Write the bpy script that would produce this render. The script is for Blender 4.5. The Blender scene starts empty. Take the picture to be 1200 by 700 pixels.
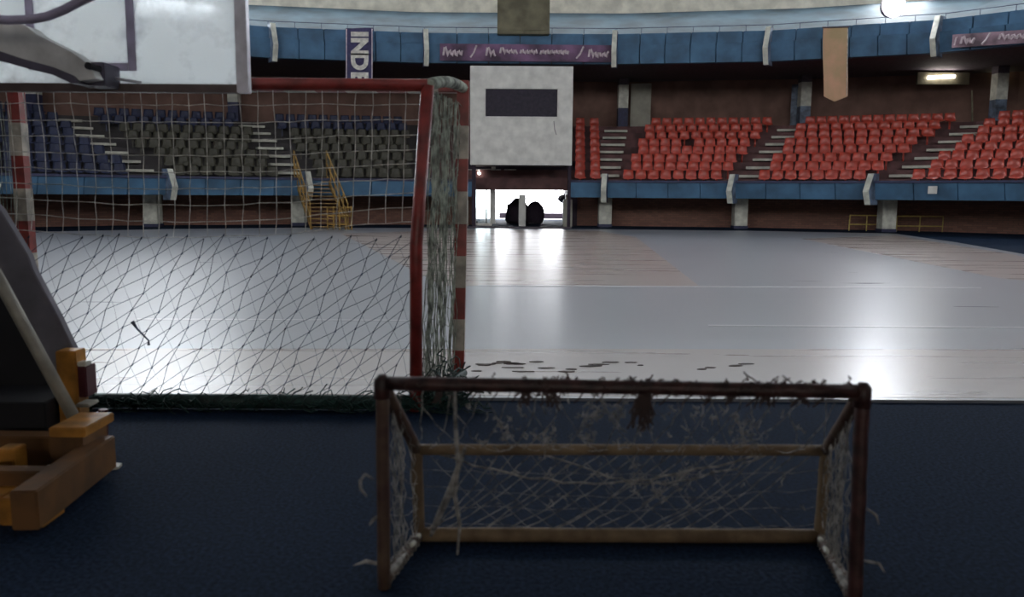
import bpy, math, random
from mathutils import Vector
R_ = random.Random(7)
C = bpy.context.scene.collection
sc = bpy.context.scene

# ---------------------------------------------------------------- camera
F = 940.0; CZ = 1.3
tp = 122 / F; pit = math.atan(tp); rho = math.radians(0.4)
fw = Vector((0, math.cos(pit), -math.sin(pit))); u0 = Vector((0, math.sin(pit), math.cos(pit))); r0 = Vector((1, 0, 0))
rt = r0 * math.cos(rho) + u0 * math.sin(rho); up = u0 * math.cos(rho) - r0 * math.sin(rho)
cd = bpy.data.cameras.new('camera'); cam = bpy.data.objects.new('camera', cd); C.objects.link(cam)
cd.sensor_width = 36; cd.lens = 36 * F / 1200; cd.clip_start = .05; cd.clip_end = 300
from mathutils import Matrix
m = Matrix((rt, up, -fw)).transposed().to_4x4(); m.translation = Vector((0, 0, CZ)); cam.matrix_world = m
cd.dof.use_dof = True; cd.dof.focus_distance = 12.0; cd.dof.aperture_fstop = 2.4
sc.camera = cam
# ---------------------------------------------------------------- world, exposure
w = bpy.data.worlds.new('overcast'); sc.world = w; w.use_nodes = True
w.node_tree.nodes['Background'].inputs[0].default_value = (.93, .95, 1, 1)
w.node_tree.nodes['Background'].inputs[1].default_value = 13.0
WIN = 8.0           # brightness of the frosted clerestory panes
sc.view_settings.view_transform = 'Standard'; sc.view_settings.look = 'None'
sc.view_settings.gamma = 1; sc.view_settings.exposure = 0.3; sc.view_settings.use_curve_mapping = False

def at(px, py, Y):            # point of the place seen at a photo pixel, at depth Y
    d = fw + rt * ((px - 600) / F) + up * ((350 - py) / F); k = Y / d.y
    return Vector((d.x * k, Y, CZ + d.z * k))
def gr(px, py, z=0.0):        # same on a horizontal level
    d = fw + rt * ((px - 600) / F) + up * ((350 - py) / F); k = (z - CZ) / d.z
    return Vector((d.x * k, d.y * k, z))

# ---------------------------------------------------------------- materials
def mat(name, col, rough=.6, metal=0, var=.12, scale=8, spec=.5, bump=0, col2=None, coat=0, det=6):
    m = bpy.data.materials.new(name); m.use_nodes = True; nt = m.node_tree; n = nt.nodes; L = nt.links
    b = n['Principled BSDF']; b.inputs['Roughness'].default_value = rough; b.inputs['Metallic'].default_value = metal
    b.inputs['Specular IOR Level'].default_value = spec; b.inputs['Coat Weight'].default_value = coat
    tc = n.new('ShaderNodeTexCoord'); no = n.new('ShaderNodeTexNoise'); no.inputs['Scale'].default_value = scale; no.inputs['Detail'].default_value = det
    L.new(tc.outputs['Object'], no.inputs['Vector'])
    mx = n.new('ShaderNodeMix'); mx.data_type = 'RGBA'
    c2 = col2 or tuple(max(0, c * (1 - var * 2.4)) for c in col); c1 = col if col2 else tuple(min(1, c * (1 + var)) for c in col)
    rp = n.new('ShaderNodeValToRGB'); rp.color_ramp.elements[0].position = .35; rp.color_ramp.elements[1].position = .68
    L.new(no.outputs['Fac'], rp.inputs[0]); L.new(rp.outputs[0], mx.inputs[0])
    mx.inputs[6].default_value = (*c2, 1); mx.inputs[7].default_value = (*c1, 1)
    L.new(mx.outputs[2], b.inputs['Base Color'])
    if bump:
        bp = n.new('ShaderNodeBump'); bp.inputs['Strength'].default_value = bump; bp.inputs['Distance'].default_value = .02
        L.new(no.outputs['Fac'], bp.inputs['Height']); L.new(bp.outputs[0], b.inputs['Normal'])
    return m
def emit(name, col, s):
    m = bpy.data.materials.new(name); m.use_nodes = True; nt = m.node_tree
    b = nt.nodes['Principled BSDF']; b.inputs['Base Color'].default_value = (*col, 1); b.inputs['Emission Color'].default_value = (*col, 1)
    b.inputs['Emission Strength'].default_value = s; return m

M = dict(
 blue_floor=mat('blue_floor', (.016, .032, .066), .9, 0, .25, 60, spec=.08, bump=.15),
 black=mat('black', (.008, .008, .012), .7), dark=mat('dark', (.11, .09, .11), .8),
 cream=mat('cream', (.62, .58, .48), .8, 0, .1, 2), white=mat('white_paint', (.70, .70, .66), .6, 0, .08, 2.5),
 pier=mat('pier_paint', (.62, .63, .55), .7, 0, .12, 4), blue=mat('parapet_blue', (.056, .15, .265), .6, 0, .16, 1.3),
 blue_top=mat('upper_blue', (.05, .095, .125), .7, 0, .2, .8), navy=mat('navy', (.03, .035, .09), .6),
 blue_seat=mat('blue_seat', (.013, .02, .06), .5), olive_seat=mat('olive_seat', (.05, .047, .03), .5),
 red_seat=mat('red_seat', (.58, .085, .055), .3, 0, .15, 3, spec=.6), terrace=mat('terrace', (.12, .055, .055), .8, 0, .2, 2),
 terrace_dark=mat('terrace_dark', (.04, .036, .038), .8, 0, .2, 2), step=mat('step', (.55, .55, .47), .8, 0, .1, 3),
 stepbody=mat('step_body', (.12, .10, .12), .8), brown=mat('brown_wall', (.20, .115, .09), .85, 0, .12, 1.5),
 door=mat('door_paint', (.34, .33, .27), .6, 0, .1, 2), slatedoor=mat('slate_door', (.14, .19, .27), .5, 0, .3, 3),
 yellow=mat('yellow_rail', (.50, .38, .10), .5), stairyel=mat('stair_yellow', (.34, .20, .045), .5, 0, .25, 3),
 red_paint=mat('red_paint', (.30, .038, .03), .42, 0, .2, 9, spec=.6), white_band=mat('white_band', (.55, .50, .42), .45, 0, .2, 9),
 net_lit=mat('lit_net_cord', (.85, .82, .76), .8, 0, .2, 20), net_side=mat('side_net_cord', (.42, .46, .38), .8, 0, .3, 15),  # square net cord made paler in colour, as lit against dark stands
 net_backlit=mat('backlit_cord', (.055, .075, .12), .7, 0, .3, 20), green=mat('green_pipe', (.015, .055, .045), .5, 0, .3, 20),  # lower net cord darkened in colour, as backlit against the bright court
 rust=mat('rusty_wood', (.14, .09, .055), .6, 0, .35, 14, bump=.3, col2=(.07, .03, .025)),
 rust_red=mat('rust_red', (.075, .03, .027), .5, 0, .3, 18, bump=.3), woodbar=mat('weathered_bar', (.27, .19, .11), .7, 0, .3, 12, bump=.3, col2=(.14, .09, .05)),
 rope=mat('rope', (.48, .455, .42), .85, 0, .3, 30), rope_dark=mat('rope_dark', (.09, .06, .055), .9), tape=mat('tape', (.8, .78, .68), .5),
 orange=mat('orange_steel', (.55, .24, .035), .5, 0, .25, 7), orange2=mat('orange_steel_worn', (.22, .10, .03), .5, 0, .3, 5, col2=(.10, .05, .02)),
 darkred=mat('dark_red', (.09, .012, .02), .5), pad=mat('pad', (.22, .21, .25), .7, 0, .1, 5),
 strut=mat('strut_grey', (.40, .38, .32), .5, .1), armgrey=mat('arm_grey', (.75, .75, .73), .5, .1, .15, 5), armdark=mat('arm_dark', (.10, .09, .13), .5),
 frame_l=mat('board_frame_light', (.66, .65, .72), .4, .3), frame_d=mat('board_frame_dark', (.12, .085, .08), .5), purple=mat('target_line', (.46, .42, .58), .6),
 banner=mat('banner_navy', (.05, .045, .13), .7), letter=mat('letter', (.7, .68, .62), .7), peach=mat('peach_cloth', (.62, .36, .23), .8, 0, .15, 1.5, col2=(.45, .33, .18)),
 mauve=mat('mauve_banner', (.17, .09, .17), .7, 0, .3, 1.2), mauve2=mat('mauve_light', (.38, .26, .32), .7, 0, .3, 1.2), script=mat('script_letter', (.62, .52, .56), .7),
 olive=mat('olive_box', (.17, .155, .10), .8, 0, .15, 2), alu=mat('alu', (.6, .58, .55), .35, .6), glassdark=mat('dark_glass', (.03, .025, .04), .45, spec=.15),
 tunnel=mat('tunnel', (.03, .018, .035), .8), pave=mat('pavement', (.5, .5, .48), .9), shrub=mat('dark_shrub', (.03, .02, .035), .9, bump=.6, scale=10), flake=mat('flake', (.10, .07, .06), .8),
 roofm=mat('roof', (.55, .56, .58), .85, 0, .1, .5), rearm=mat('rear_wall', (.16, .15, .15), .9),
 win=emit('daylit_pane', (.88, .94, 1), WIN), fill_low=emit('added_fill_low', (1, .93, .84), 2.4), fill_high=emit('added_fill_high', (.98, .97, .98), 5.2), win_bright=emit('sunlit_pane', (.90, .95, 1), WIN * 2.8), lamp=emit('tube_light', (1, .92, .85), 14), lamp_y=emit('yellow_pane', (.9, .85, .5), 1.2), flood=emit('flood_lens', (.9, .92, 1), 60))  # the two rear panes are added glows that raise the light level

def brick():
    m = mat('brick', (.17, .075, .055), .9); nt = m.node_tree; n = nt.nodes; L = nt.links; b = n['Principled BSDF']
    t = n.new('ShaderNodeTexBrick'); t.inputs['Scale'].default_value = 1
    t.inputs['Brick Width'].default_value = .25; t.inputs['Row Height'].default_value = .08; t.inputs['Mortar Size'].default_value = .008
    t.inputs['Color1'].default_value = (.26, .13, .095, 1); t.inputs['Color2'].default_value = (.18, .09, .07, 1); t.inputs['Mortar'].default_value = (.13, .09, .07, 1)
    tc = n.new('ShaderNodeTexCoord'); mp = n.new('ShaderNodeMapping'); mp.inputs['Rotation'].default_value = (math.pi / 2, 0, 0)
    L.new(tc.outputs['Object'], mp.inputs[0]); L.new(mp.outputs[0], t.inputs[0]); L.new(t.outputs[0], b.inputs['Base Color']); return m
M['brick'] = brick()

def court_mat(name, c1, c2, rough):
    # varnished wood boards: grain running across the hall, worn streaks
    m = bpy.data.materials.new(name); m.use_nodes = True; nt = m.node_tree; n = nt.nodes; L = nt.links; b = n['Principled BSDF']
    tc = n.new('ShaderNodeTexCoord'); mp = n.new('ShaderNodeMapping'); mp.inputs['Scale'].default_value = (.22, 2.6, 1)
    no = n.new('ShaderNodeTexNoise'); no.inputs['Scale'].default_value = 1.4; no.inputs['Detail'].default_value = 8
    L.new(tc.outputs['Object'], mp.inputs[0]); L.new(mp.outputs[0], no.inputs[0])
    mx = n.new('ShaderNodeMix'); mx.data_type = 'RGBA'; mx.inputs[6].default_value = (*c1, 1); mx.inputs[7].default_value = (*c2, 1)
    L.new(no.outputs['Fac'], mx.inputs[0]); L.new(mx.outputs[2], b.inputs['Base Color'])
    mr = n.new('ShaderNodeMapRange'); mr.inputs[3].default_value = rough - .04; mr.inputs[4].default_value = rough + .04
    L.new(no.outputs['Fac'], mr.inputs[0]); L.new(mr.outputs[0], b.inputs['Roughness'])
    bp = n.new('ShaderNodeBump'); bp.inputs['Strength'].default_value = .06; bp.inputs['Distance'].default_value = .01
    L.new(no.outputs['Fac'], bp.inputs['Height']); L.new(bp.outputs[0], b.inputs['Normal'])
    b.inputs['Specular IOR Level'].default_value = .75
    return m
M['court'] = court_mat('court_grey', (.21, .225, .255), (.29, .305, .335), .29)
M['court_beige'] = court_mat('court_beige', (.31, .245, .21), (.35, .28, .245), .28)
M['court_line'] = court_mat('court_line', (.45, .45, .47), (.52, .52, .54), .34)

def acrylic():
    m = bpy.data.materials.new('hazed_acrylic'); m.use_nodes = True; nt = m.node_tree; n = nt.nodes; L = nt.links
    n.remove(n['Principled BSDF']); out = n['Material Output']
    rf = n.new('ShaderNodeBsdfRefraction'); rf.inputs['IOR'].default_value = 1.02; rf.inputs['Roughness'].default_value = .9; rf.inputs['Color'].default_value = (.95, .97, .97, 1)
    tl = n.new('ShaderNodeBsdfTranslucent'); tl.inputs['Color'].default_value = (.93, .96, .96, 1)
    tr = n.new('ShaderNodeBsdfTransparent'); tc = n.new('ShaderNodeTexCoord'); no = n.new('ShaderNodeTexNoise')
    no.inputs['Scale'].default_value = 5; no.inputs['Detail'].default_value = 5; L.new(tc.outputs['Object'], no.inputs[0])
    rp = n.new('ShaderNodeMapRange'); rp.inputs[1].default_value = .5; rp.inputs[2].default_value = .78; rp.inputs[3].default_value = 0; rp.inputs[4].default_value = .75
    L.new(no.outputs['Fac'], rp.inputs[0])
    a = n.new('ShaderNodeMixShader'); a.inputs[0].default_value = .9; L.new(rf.outputs[0], a.inputs[1]); L.new(tl.outputs[0], a.inputs[2])
    c = n.new('ShaderNodeMixShader'); L.new(rp.outputs[0], c.inputs[0]); L.new(a.outputs[0], c.inputs[1]); L.new(tr.outputs[0], c.inputs[2])
    L.new(c.outputs[0], out.inputs[0]); return m
M['acrylic'] = acrylic()
def clear():
    m = bpy.data.materials.new('clear_glass'); m.use_nodes = True; nt = m.node_tree; n = nt.nodes; L = nt.links
    n.remove(n['Principled BSDF']); g = n.new('ShaderNodeBsdfGlossy'); g.inputs['Roughness'].default_value = .05
    t = n.new('ShaderNodeBsdfTransparent'); t.inputs[0].default_value = (.75, .8, .8, 1); x = n.new('ShaderNodeMixShader'); x.inputs[0].default_value = .1
    L.new(t.outputs[0], x.inputs[1]); L.new(g.outputs[0], x.inputs[2]); L.new(x.outputs[0], n['Material Output'].inputs[0]); return m
M['glass'] = clear()

# ---------------------------------------------------------------- mesh helpers
class MB:
    def __init__(s): s.v = []; s.f = []
    def add(s, vs, fs):
        o = len(s.v); s.v += [tuple(v) for v in vs]; s.f += [tuple(i + o for i in f) for f in fs]; return s
    def hexa(s, b, t):          # four bottom and four top corners
        return s.add(list(b) + list(t), [(3, 2, 1, 0), (4, 5, 6, 7), (0, 1, 5, 4), (1, 2, 6, 5), (2, 3, 7, 6), (3, 0, 4, 7)])
    def box(s, x0, x1, y0, y1, z0, z1):
        q = [(x0, y0), (x1, y0), (x1, y1), (x0, y1)]
        return s.hexa([(x, y, z0) for x, y in q], [(x, y, z1) for x, y in q])
    def wall(s, a, b, th, z0, z1):   # vertical slab from a to b, thickness away from the camera (+)
        a = Vector(a[:2]); b = Vector(b[:2]); d = (b - a).normalized(); nrm = Vector((-d.y, d.x)) * th
        q = [a, b, b + nrm, a + nrm]
        return s.hexa([(p.x, p.y, z0) for p in q], [(p.x, p.y, z1) for p in q])
    def prism(s, poly, d):      # polygon of 3-D points pushed along d
        n = len(poly); d = Vector(d); vs = [Vector(p) for p in poly] + [Vector(p) + d for p in poly]
        return s.add(vs, [tuple(range(n)), tuple(range(2 * n - 1, n - 1, -1))] + [(i, i + n, (i + 1) % n + n, (i + 1) % n) for i in range(n)])
    def tube(s, pts, r, n=8, cap=True):
        pts = [Vector(p) for p in pts]; vs = []; N = len(pts); ref = None
        for i, p in enumerate(pts):
            t = (pts[min(i + 1, N - 1)] - pts[max(i - 1, 0)])
            t = t.normalized() if t.length > 1e-9 else Vector((0, 0, 1))
            if ref is None: ref = Vector((0, 0, 1)) if abs(t.z) < .9 else Vector((1, 0, 0))
            a = t.cross(ref).normalized(); b = t.cross(a); ref = -b if abs(t.dot(b)) < .9 else ref
            a = t.cross(ref).normalized(); b = t.cross(a)
            rr = r[i] if isinstance(r, (list, tuple)) else r
            vs += [p + (a * math.cos(k * 2 * math.pi / n) + b * math.sin(k * 2 * math.pi / n)) * rr for k in range(n)]
        fs = [(i * n + k, i * n + (k + 1) % n, (i + 1) * n + (k + 1) % n, (i + 1) * n + k) for i in range(N - 1) for k in range(n)]
        if cap: fs += [tuple(range(n - 1, -1, -1)), tuple(range((N - 1) * n, N * n))]
        return s.add(vs, fs)
    def build(s, name, mt, parent=None, smooth=False, bevel=0, kind=None):
        me = bpy.data.meshes.new(name); me.from_pydata(s.v, [], s.f)
        import bmesh
        bm = bmesh.new(); bm.from_mesh(me); bmesh.ops.recalc_face_normals(bm, faces=bm.faces)
        if bevel: bmesh.ops.bevel(bm, geom=list(bm.edges), offset=bevel, segments=2, affect='EDGES', clamp_overlap=True)
        bm.to_mesh(me); bm.free()
        for mm in (mt if isinstance(mt, list) else [mt]): me.materials.append(M[mm])
        if smooth: me.polygons.foreach_set('use_smooth', [True] * len(me.polygons))
        o = bpy.data.objects.new(name, me); C.objects.link(o)
        if parent is not None:
            o.parent = parent; o.matrix_parent_inverse = Matrix.Translation(-parent_world(parent))
        if kind: o['kind'] = kind
        return o
def parent_world(p):
    if p.type != 'EMPTY': return Vector((0, 0, 0))     # parts already stand in world coordinates
    v = Vector(p.location)
    while p.parent is not None: p = p.parent; v = v + Vector(p.location)
    return v
def tag(o, label=None, cat=None, group=None, kind=None):
    if label: o['label'] = label
    if cat: o['category'] = cat
    if group: o['group'] = group
    if kind: o['kind'] = kind
    return o
def thing(name, loc, label, cat, group=None, kind=None):
    o = bpy.data.objects.new(name, None); o.location = loc; C.objects.link(o); o.empty_display_size = .2
    return tag(o, label, cat, group, kind)
def relabel(o, label): o['label'] = label; return o

# ---------------------------------------------------------------- plan of the oval hall
Ls = {1: (3.3, 31.5), 2: (8.1, 30.8), 3: (12.5, 28.8), 4: (16.8, 25.5), 5: (19.5, 20.5), 6: (20.5, 14), 7: (19.5, 7.5)}
Cs = {1: (5.06, 40), 2: (13.4, 38.6), 3: (21.3, 36), 4: (28, 30), 5: (33, 22), 6: (35, 14), 7: (34, 6)}
def J(j, s):
    a = Vector(Ls[abs(j)]); b = Vector(Cs[abs(j)]); p = a.lerp(b, s); sg = 1 if j > 0 else -1
    return Vector((.27 + sg * p.x, p.y))
def nxt(j): return 1 if j == -1 else j + 1
BAYS = [j for j in range(-7, 7) if j != 0]          # bay j runs from joint j to nxt(j), left to right
def P(j, t, s, z=0): a = J(j, s).lerp(J(nxt(j), s), t); return Vector((a.x, a.y, z))
def ring(mb, s0, s1, z0, z1, bays=BAYS, z0b=None, z1b=None):
    z0b = z0 if z0b is None else z0b; z1b = z1 if z1b is None else z1b
    for j in bays:
        mb.hexa([P(j, 0, s0, z0), P(j, 1, s0, z0), P(j, 1, s1, z0b), P(j, 0, s1, z0b)], [P(j, 0, s0, z1), P(j, 1, s0, z1), P(j, 1, s1, z1b), P(j, 0, s1, z1b)])
    return mb
def bayt(j, px, py, s):       # where the sight line of a pixel column crosses ring s in bay j
    lo, hi = 0.0, 1.0
    def X(t): p = P(j, t, s); return (p.x / p.y) - (px - 600 + (350 - py) * math.sin(rho)) / F * 1.0
    return (0 - X(0)) / (X(1) - X(0))

# ================================================================= SETTING
mb = MB(); mb.box(-45, 45, -14, 43.0, -.3, 0)
fl = mb.build('floor', 'blue_floor'); tag(fl, 'dark navy blue hard floor surrounding the wooden court', kind='structure')
mb = MB(); mb.box(-60, 60, 43.0, 75, -.32, -.02)
tag(mb.build('floor', 'pave'), 'sunlit pale paving outside the bright doorway', kind='structure')

# the raised, varnished court
a0 = gr(-420, 461.0, .02); a1 = gr(1320, 470.2, .02)
right = [gr(1290, 322, .02), gr(1200, 298, .02), gr(1120, 284, .02), gr(1050, 274, .02)]
far = [gr(1040, 273.6, .02), gr(880, 270.6, .02), gr(700, 268.8, .02), gr(540, 267.6, .02), gr(350, 267, .02), gr(200, 268.5, .02), gr(60, 271.5, .02), gr(-120, 282, .02)]
poly = [a0, a1] + right + far
mb = MB(); mb.prism([Vector((p.x, p.y, 0.0)) for p in poly], (0, 0, .02))
court = mb.build('floor', 'court'); tag(court, 'pale varnished wooden sports court with worn shiny boards', kind='structure')
def paint(name, pts, mt, label=None, z=.0215):
    mb = MB(); mb.prism([Vector((p.x, p.y, .0195)) for p in pts], (0, 0, z - .0195)); o = mb.build(name, mt, court)
    if label: relabel(o, label)
    return o
paint('painted_zone', [gr(520, 335, .02), gr(820, 336, .02), gr(745, 278, .02), gr(700, 270.5, .02), gr(540, 269.5, .02), gr(400, 274, .02)], 'court_beige', 'beige painted zone in front of the doorway')
paint('painted_zone', [gr(-380, 408, .02), gr(1300, 410, .02), gr(1316, 467.5, .02), gr(-400, 459, .02)], 'court_beige', 'beige strip along the near edge of the court')
paint('painted_zone', [gr(940, 280, .02), gr(1170, 326, .02), gr(1260, 334, .02), gr(1255, 316, .02), gr(1190, 299, .02), gr(1050, 276, .02)], 'court_beige', 'beige painted margin on the right of the court')
paint('court_line', [gr(830, 381, .02), gr(1210, 383.6, .02), gr(1210, 385.2, .02), gr(830, 382.4, .02)], 'court_line', 'white line across the court', .023)
paint('court_line', [gr(160, 373.6, .02), gr(500, 375.4, .02), gr(500, 376.6, .02), gr(160, 375, .02)], 'court_line', 'white line across the court', .023)
paint('court_line', [gr(560, 334.4, .02), gr(1150, 337, .02), gr(1150, 338, .02), gr(560, 335.4, .02)], 'court_line', 'white line across the court', .023)
# peeled scabs of old tape on the boards
for k in range(26):
    px = R_.uniform(552, 700) if k < 18 else R_.uniform(690, 885); py = R_.uniform(424, 437)
    wd = R_.uniform(5, 18); pts = []
    for q in range(9):
        an = q / 9 * 6.283; pts.append(gr(px + math.cos(an) * wd * R_.uniform(.6, 1), py + math.sin(an) * R_.uniform(.25, 1.0), .0216))
    mb = MB(); mb.prism(pts, (0, 0, .004)); mb.build('peeled_scab', 'flake', court)

# undercroft, brick wall, stand soffit, back wall, ceiling
front_bays = [j for j in BAYS]
def brick_wall(side, bays, extra=None):
    mb = MB()
    for j in bays: mb.hexa([P(j, 0, .33, 0), P(j, 1, .33, 0), P(j, 1, .36, 0), P(j, 0, .36, 0)], [P(j, 0, .33, 1.3), P(j, 1, .33, 1.3), P(j, 1, .36, 1.3), P(j, 0, .36, 1.3)])
    if extra:
        for t0, t1 in extra: mb.hexa([P(-1, t0, .33, 0), P(-1, t1, .33, 0), P(-1, t1, .36, 0), P(-1, t0, .36, 0)], [P(-1, t0, .33, 1.3), P(-1, t1, .33, 1.3), P(-1, t1, .36, 1.3), P(-1, t0, .36, 1.3)])
    return mb
tL = bayt(-1, 556, 235, .33); tR = bayt(-1, 661, 235, .33)
tag(brick_wall('left', [j for j in BAYS if j < -1], [(0, tL)]).build('wall_left', 'brick'), 'dark brown brick wall under the left stands', kind='structure')
tag(brick_wall('right', [j for j in BAYS if j > 0], [(tR, 1)]).build('wall_right', 'brick'), 'brown brick wall under the red seats', kind='structure')
mb = MB(); ring(mb, 1.12, 1.16, 3.6, 9.2); o = mb.build('wall_back', 'brown'); tag(o, 'brown concourse wall behind the top row of seats', kind='structure')
# outer wall with the doorway opening, closed at the rear
e0 = at(556, 240, 42.6); e1 = at(661, 240, 42.6); ztop = at(600, 209.5, 42.6).z
mb = MB()
for x0, x1, z0, z1 in ((-46, e0.x, 0, 14), (e1.x, 46, 0, 14), (e0.x, e1.x, ztop, 14)): mb.box(x0, x1, 42.6, 43, z0, z1)
mb.box(-46, -45.6, -14, 43, 0, 14); mb.box(45.6, 46, -14, 43, 0, 14); mb.box(-46, 46, -14.4, -14, 0, 14)
tag(mb.build('wall_outer', 'rearm'), 'grey outer wall around the hall', kind='structure')
mb = MB(); mb.box(-46, 46, -14.4, 43, 14, 14.4); tag(mb.build('ceiling', 'roofm'), 'grey roof deck over the hall', kind='structure')
mb = MB(); mb.box(-16, 16, -13.9, 1.6, 3.6, 4.0); tag(mb.build('ceiling', 'rearm'), 'balcony slab above the near floor', kind='structure')
mb = MB(); mb.box(-16, 16, -9.2, -9, 0, 3.6); tag(mb.build('wall_rear', 'rearm'), 'grey wall behind the near floor', kind='structure')
mb = MB(); mb.box(-5, 5, -8.98, -8.95, 1.2, 2.8); tag(mb.build('window_90', 'fill_low'), 'added unseen glowing pane behind the near floor', kind='structure')  # added glow out of view, lights the near things from behind the camera
for q in range(6):
    mb = MB(); mb.box(-36 + q * 12.2, -25.2 + q * 12.2, -13.98, -13.9, 8.6, 13.2); tag(mb.build('window_%d' % (60 + q), 'fill_high'), 'tall added glowing pane, unseen, high in the rear wall', kind='structure')  # added glowing panes out of view, light the far stands from the front
# upper stand: soffit, raked blue face, cream wall
mb = MB(); ring(mb, .42, 1.14, 6.9, 7.02); tag(mb.build('ceiling', 'dark'), 'dark soffit of the upper balcony', kind='structure')
mb = MB(); ring(mb, .47, .9, 8.02, 8.1, z0b=9.68, z1b=9.78); tag(mb.build('wall_upper', 'blue_top'), 'faded blue raked face of the upper stand', kind='structure')

# clerestory: cream wall with window openings
def win_t(j, xa, xb): return bayt(j, xa, 0, .9), bayt(j, xb, 0, .9)
wins = []
mb = MB(); mw = 12.9
def cream(j, t0, t1, z0, z1):
    if t1 - t0 > 1e-4: mb.hexa([P(j, t0, .9, z0), P(j, t1, .9, z0), P(j, t1, .94, z0), P(j, t0, .94, z0)], [P(j, t0, .9, z1), P(j, t1, .9, z1), P(j, t1, .94, z1), P(j, t0, .94, z1)])
# low windows: (bay, pixel span); everything above z 10.9 gets a row of high windows
low = {2: win_t(2, 1006, 1068), -4: (.12, .93), -3: (.05, .95)}
for j in BAYS:
    zl = 10.75
    if j in low:
        a, b = low[j]; cream(j, 0, a, 9.3, zl); cream(j, b, 1, 9.3, zl); cream(j, a, b, 9.3, 9.98 if j == 2 else 9.86); wins.append((j, a, b, 9.98 if j == 2 else 9.86, zl, True))
    else: cream(j, 0, 1, 9.3, zl)
    for q in range(3):
        a, b = (q + .08) / 3, (q + .92) / 3
        cream(j, q / 3, a, zl, 14); cream(j, b, (q + 1) / 3, zl, 14); cream(j, a, b, mw, 14)
        if j in low and low[j][0] - .02 <= a and b <= low[j][1] + .02: wins.append((j, a, b, zl, mw, True))
        else: wins.append((j, a, b, zl, mw, False)) ; cream(j, a, b, zl, 11.2)
tag(mb.build('wall_clerestory', 'cream'), 'cream wall band above the blue upper stand', kind='structure')
for k, (j, a, b, z0, z1, lowf) in enumerate(wins):
    if not lowf: z0 = 11.2
    mb = MB(); e = .004
    mb.hexa([P(j, a, .915, z0), P(j, b, .915, z0), P(j, b, .92, z0), P(j, a, .92, z0)], [P(j, a, .915, z1), P(j, b, .915, z1), P(j, b, .92, z1), P(j, a, .92, z1)])
    wo = mb.build('window_%d' % (k + 1), 'win_bright' if lowf else 'win'); tag(wo, 'bright frosted daylight window high in the cream wall', kind='structure')

# doorway tunnel
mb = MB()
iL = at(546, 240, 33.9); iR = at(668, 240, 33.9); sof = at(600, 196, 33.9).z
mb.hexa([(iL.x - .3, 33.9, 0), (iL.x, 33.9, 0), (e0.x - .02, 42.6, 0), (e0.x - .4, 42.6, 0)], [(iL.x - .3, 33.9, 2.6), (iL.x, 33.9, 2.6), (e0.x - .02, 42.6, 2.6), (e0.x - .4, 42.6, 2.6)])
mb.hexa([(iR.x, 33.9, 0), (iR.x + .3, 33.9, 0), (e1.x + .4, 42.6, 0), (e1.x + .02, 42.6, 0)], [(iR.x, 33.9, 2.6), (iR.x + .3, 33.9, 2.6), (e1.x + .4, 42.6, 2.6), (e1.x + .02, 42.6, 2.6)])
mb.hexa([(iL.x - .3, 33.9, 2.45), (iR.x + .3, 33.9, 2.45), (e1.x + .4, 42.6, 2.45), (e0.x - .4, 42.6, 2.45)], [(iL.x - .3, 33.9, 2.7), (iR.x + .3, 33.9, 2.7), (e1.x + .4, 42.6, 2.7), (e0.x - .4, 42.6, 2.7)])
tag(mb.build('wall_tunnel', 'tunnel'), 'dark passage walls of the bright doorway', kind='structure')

# ================================================================= STANDS
S0, DS, Z0, RISE, NR = .10, .0857, 1.94, .356, 8
def rs(k): return S0 + DS * k
def rz(k): return Z0 - .34 + RISE * k             # tread level of row k
side_word = {-6: 'far left rear', -5: 'outer left', -4: 'outer left', -3: 'second left', -2: 'inner left'}
for j in BAYS:
    if abs(j) > 5 or j == 5: continue
    nm = {-5: 'leftmost stepped concrete stand behind the hoop', -4: 'stepped concrete stand at the left edge behind the goal', -3: 'stepped concrete stand carrying the dark blue seats behind the goal', -2: 'stepped concrete stand carrying the olive seats beside the yellow stairs',
          -1: 'stepped concrete stand over the bright doorway', 1: 'stepped concrete stand right of the white booth', 2: 'stepped concrete stand between second and third aisles', 3: 'stepped concrete stand at the right edge of the hall', 4: 'stepped concrete stand beyond the right edge'}[j]
    st = thing('terraced_stand', P(j, .5, .1, 0), nm, 'stand')
    for k in range(NR + 1):
        mb = MB(); s0 = rs(k) - DS * .5; s1 = rs(k) + DS * .5
        if k == 0: s0 = .02
        if k == NR: s1 = 1.11
        z1 = rz(k); z0 = 1.22 if k == 0 else rz(k - 1) - .12
        spans = [(0, 1)]
        if j == -1 and k == 0: spans = [(0, bayt(-1, 553, 220, .05)), (bayt(-1, 667, 220, .05), 1)]
        for t0, t1 in spans:
            mb.hexa([P(j, t0, s0, z0), P(j, t1, s0, z0), P(j, t1, s1, z0), P(j, t0, s1, z0)], [P(j, t0, s0, z1), P(j, t1, s0, z1), P(j, t1, s1, z1), P(j, t0, s1, z1)])
        mb.build('tier', 'terrace' if j >= -1 else 'terrace_dark', st)

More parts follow.
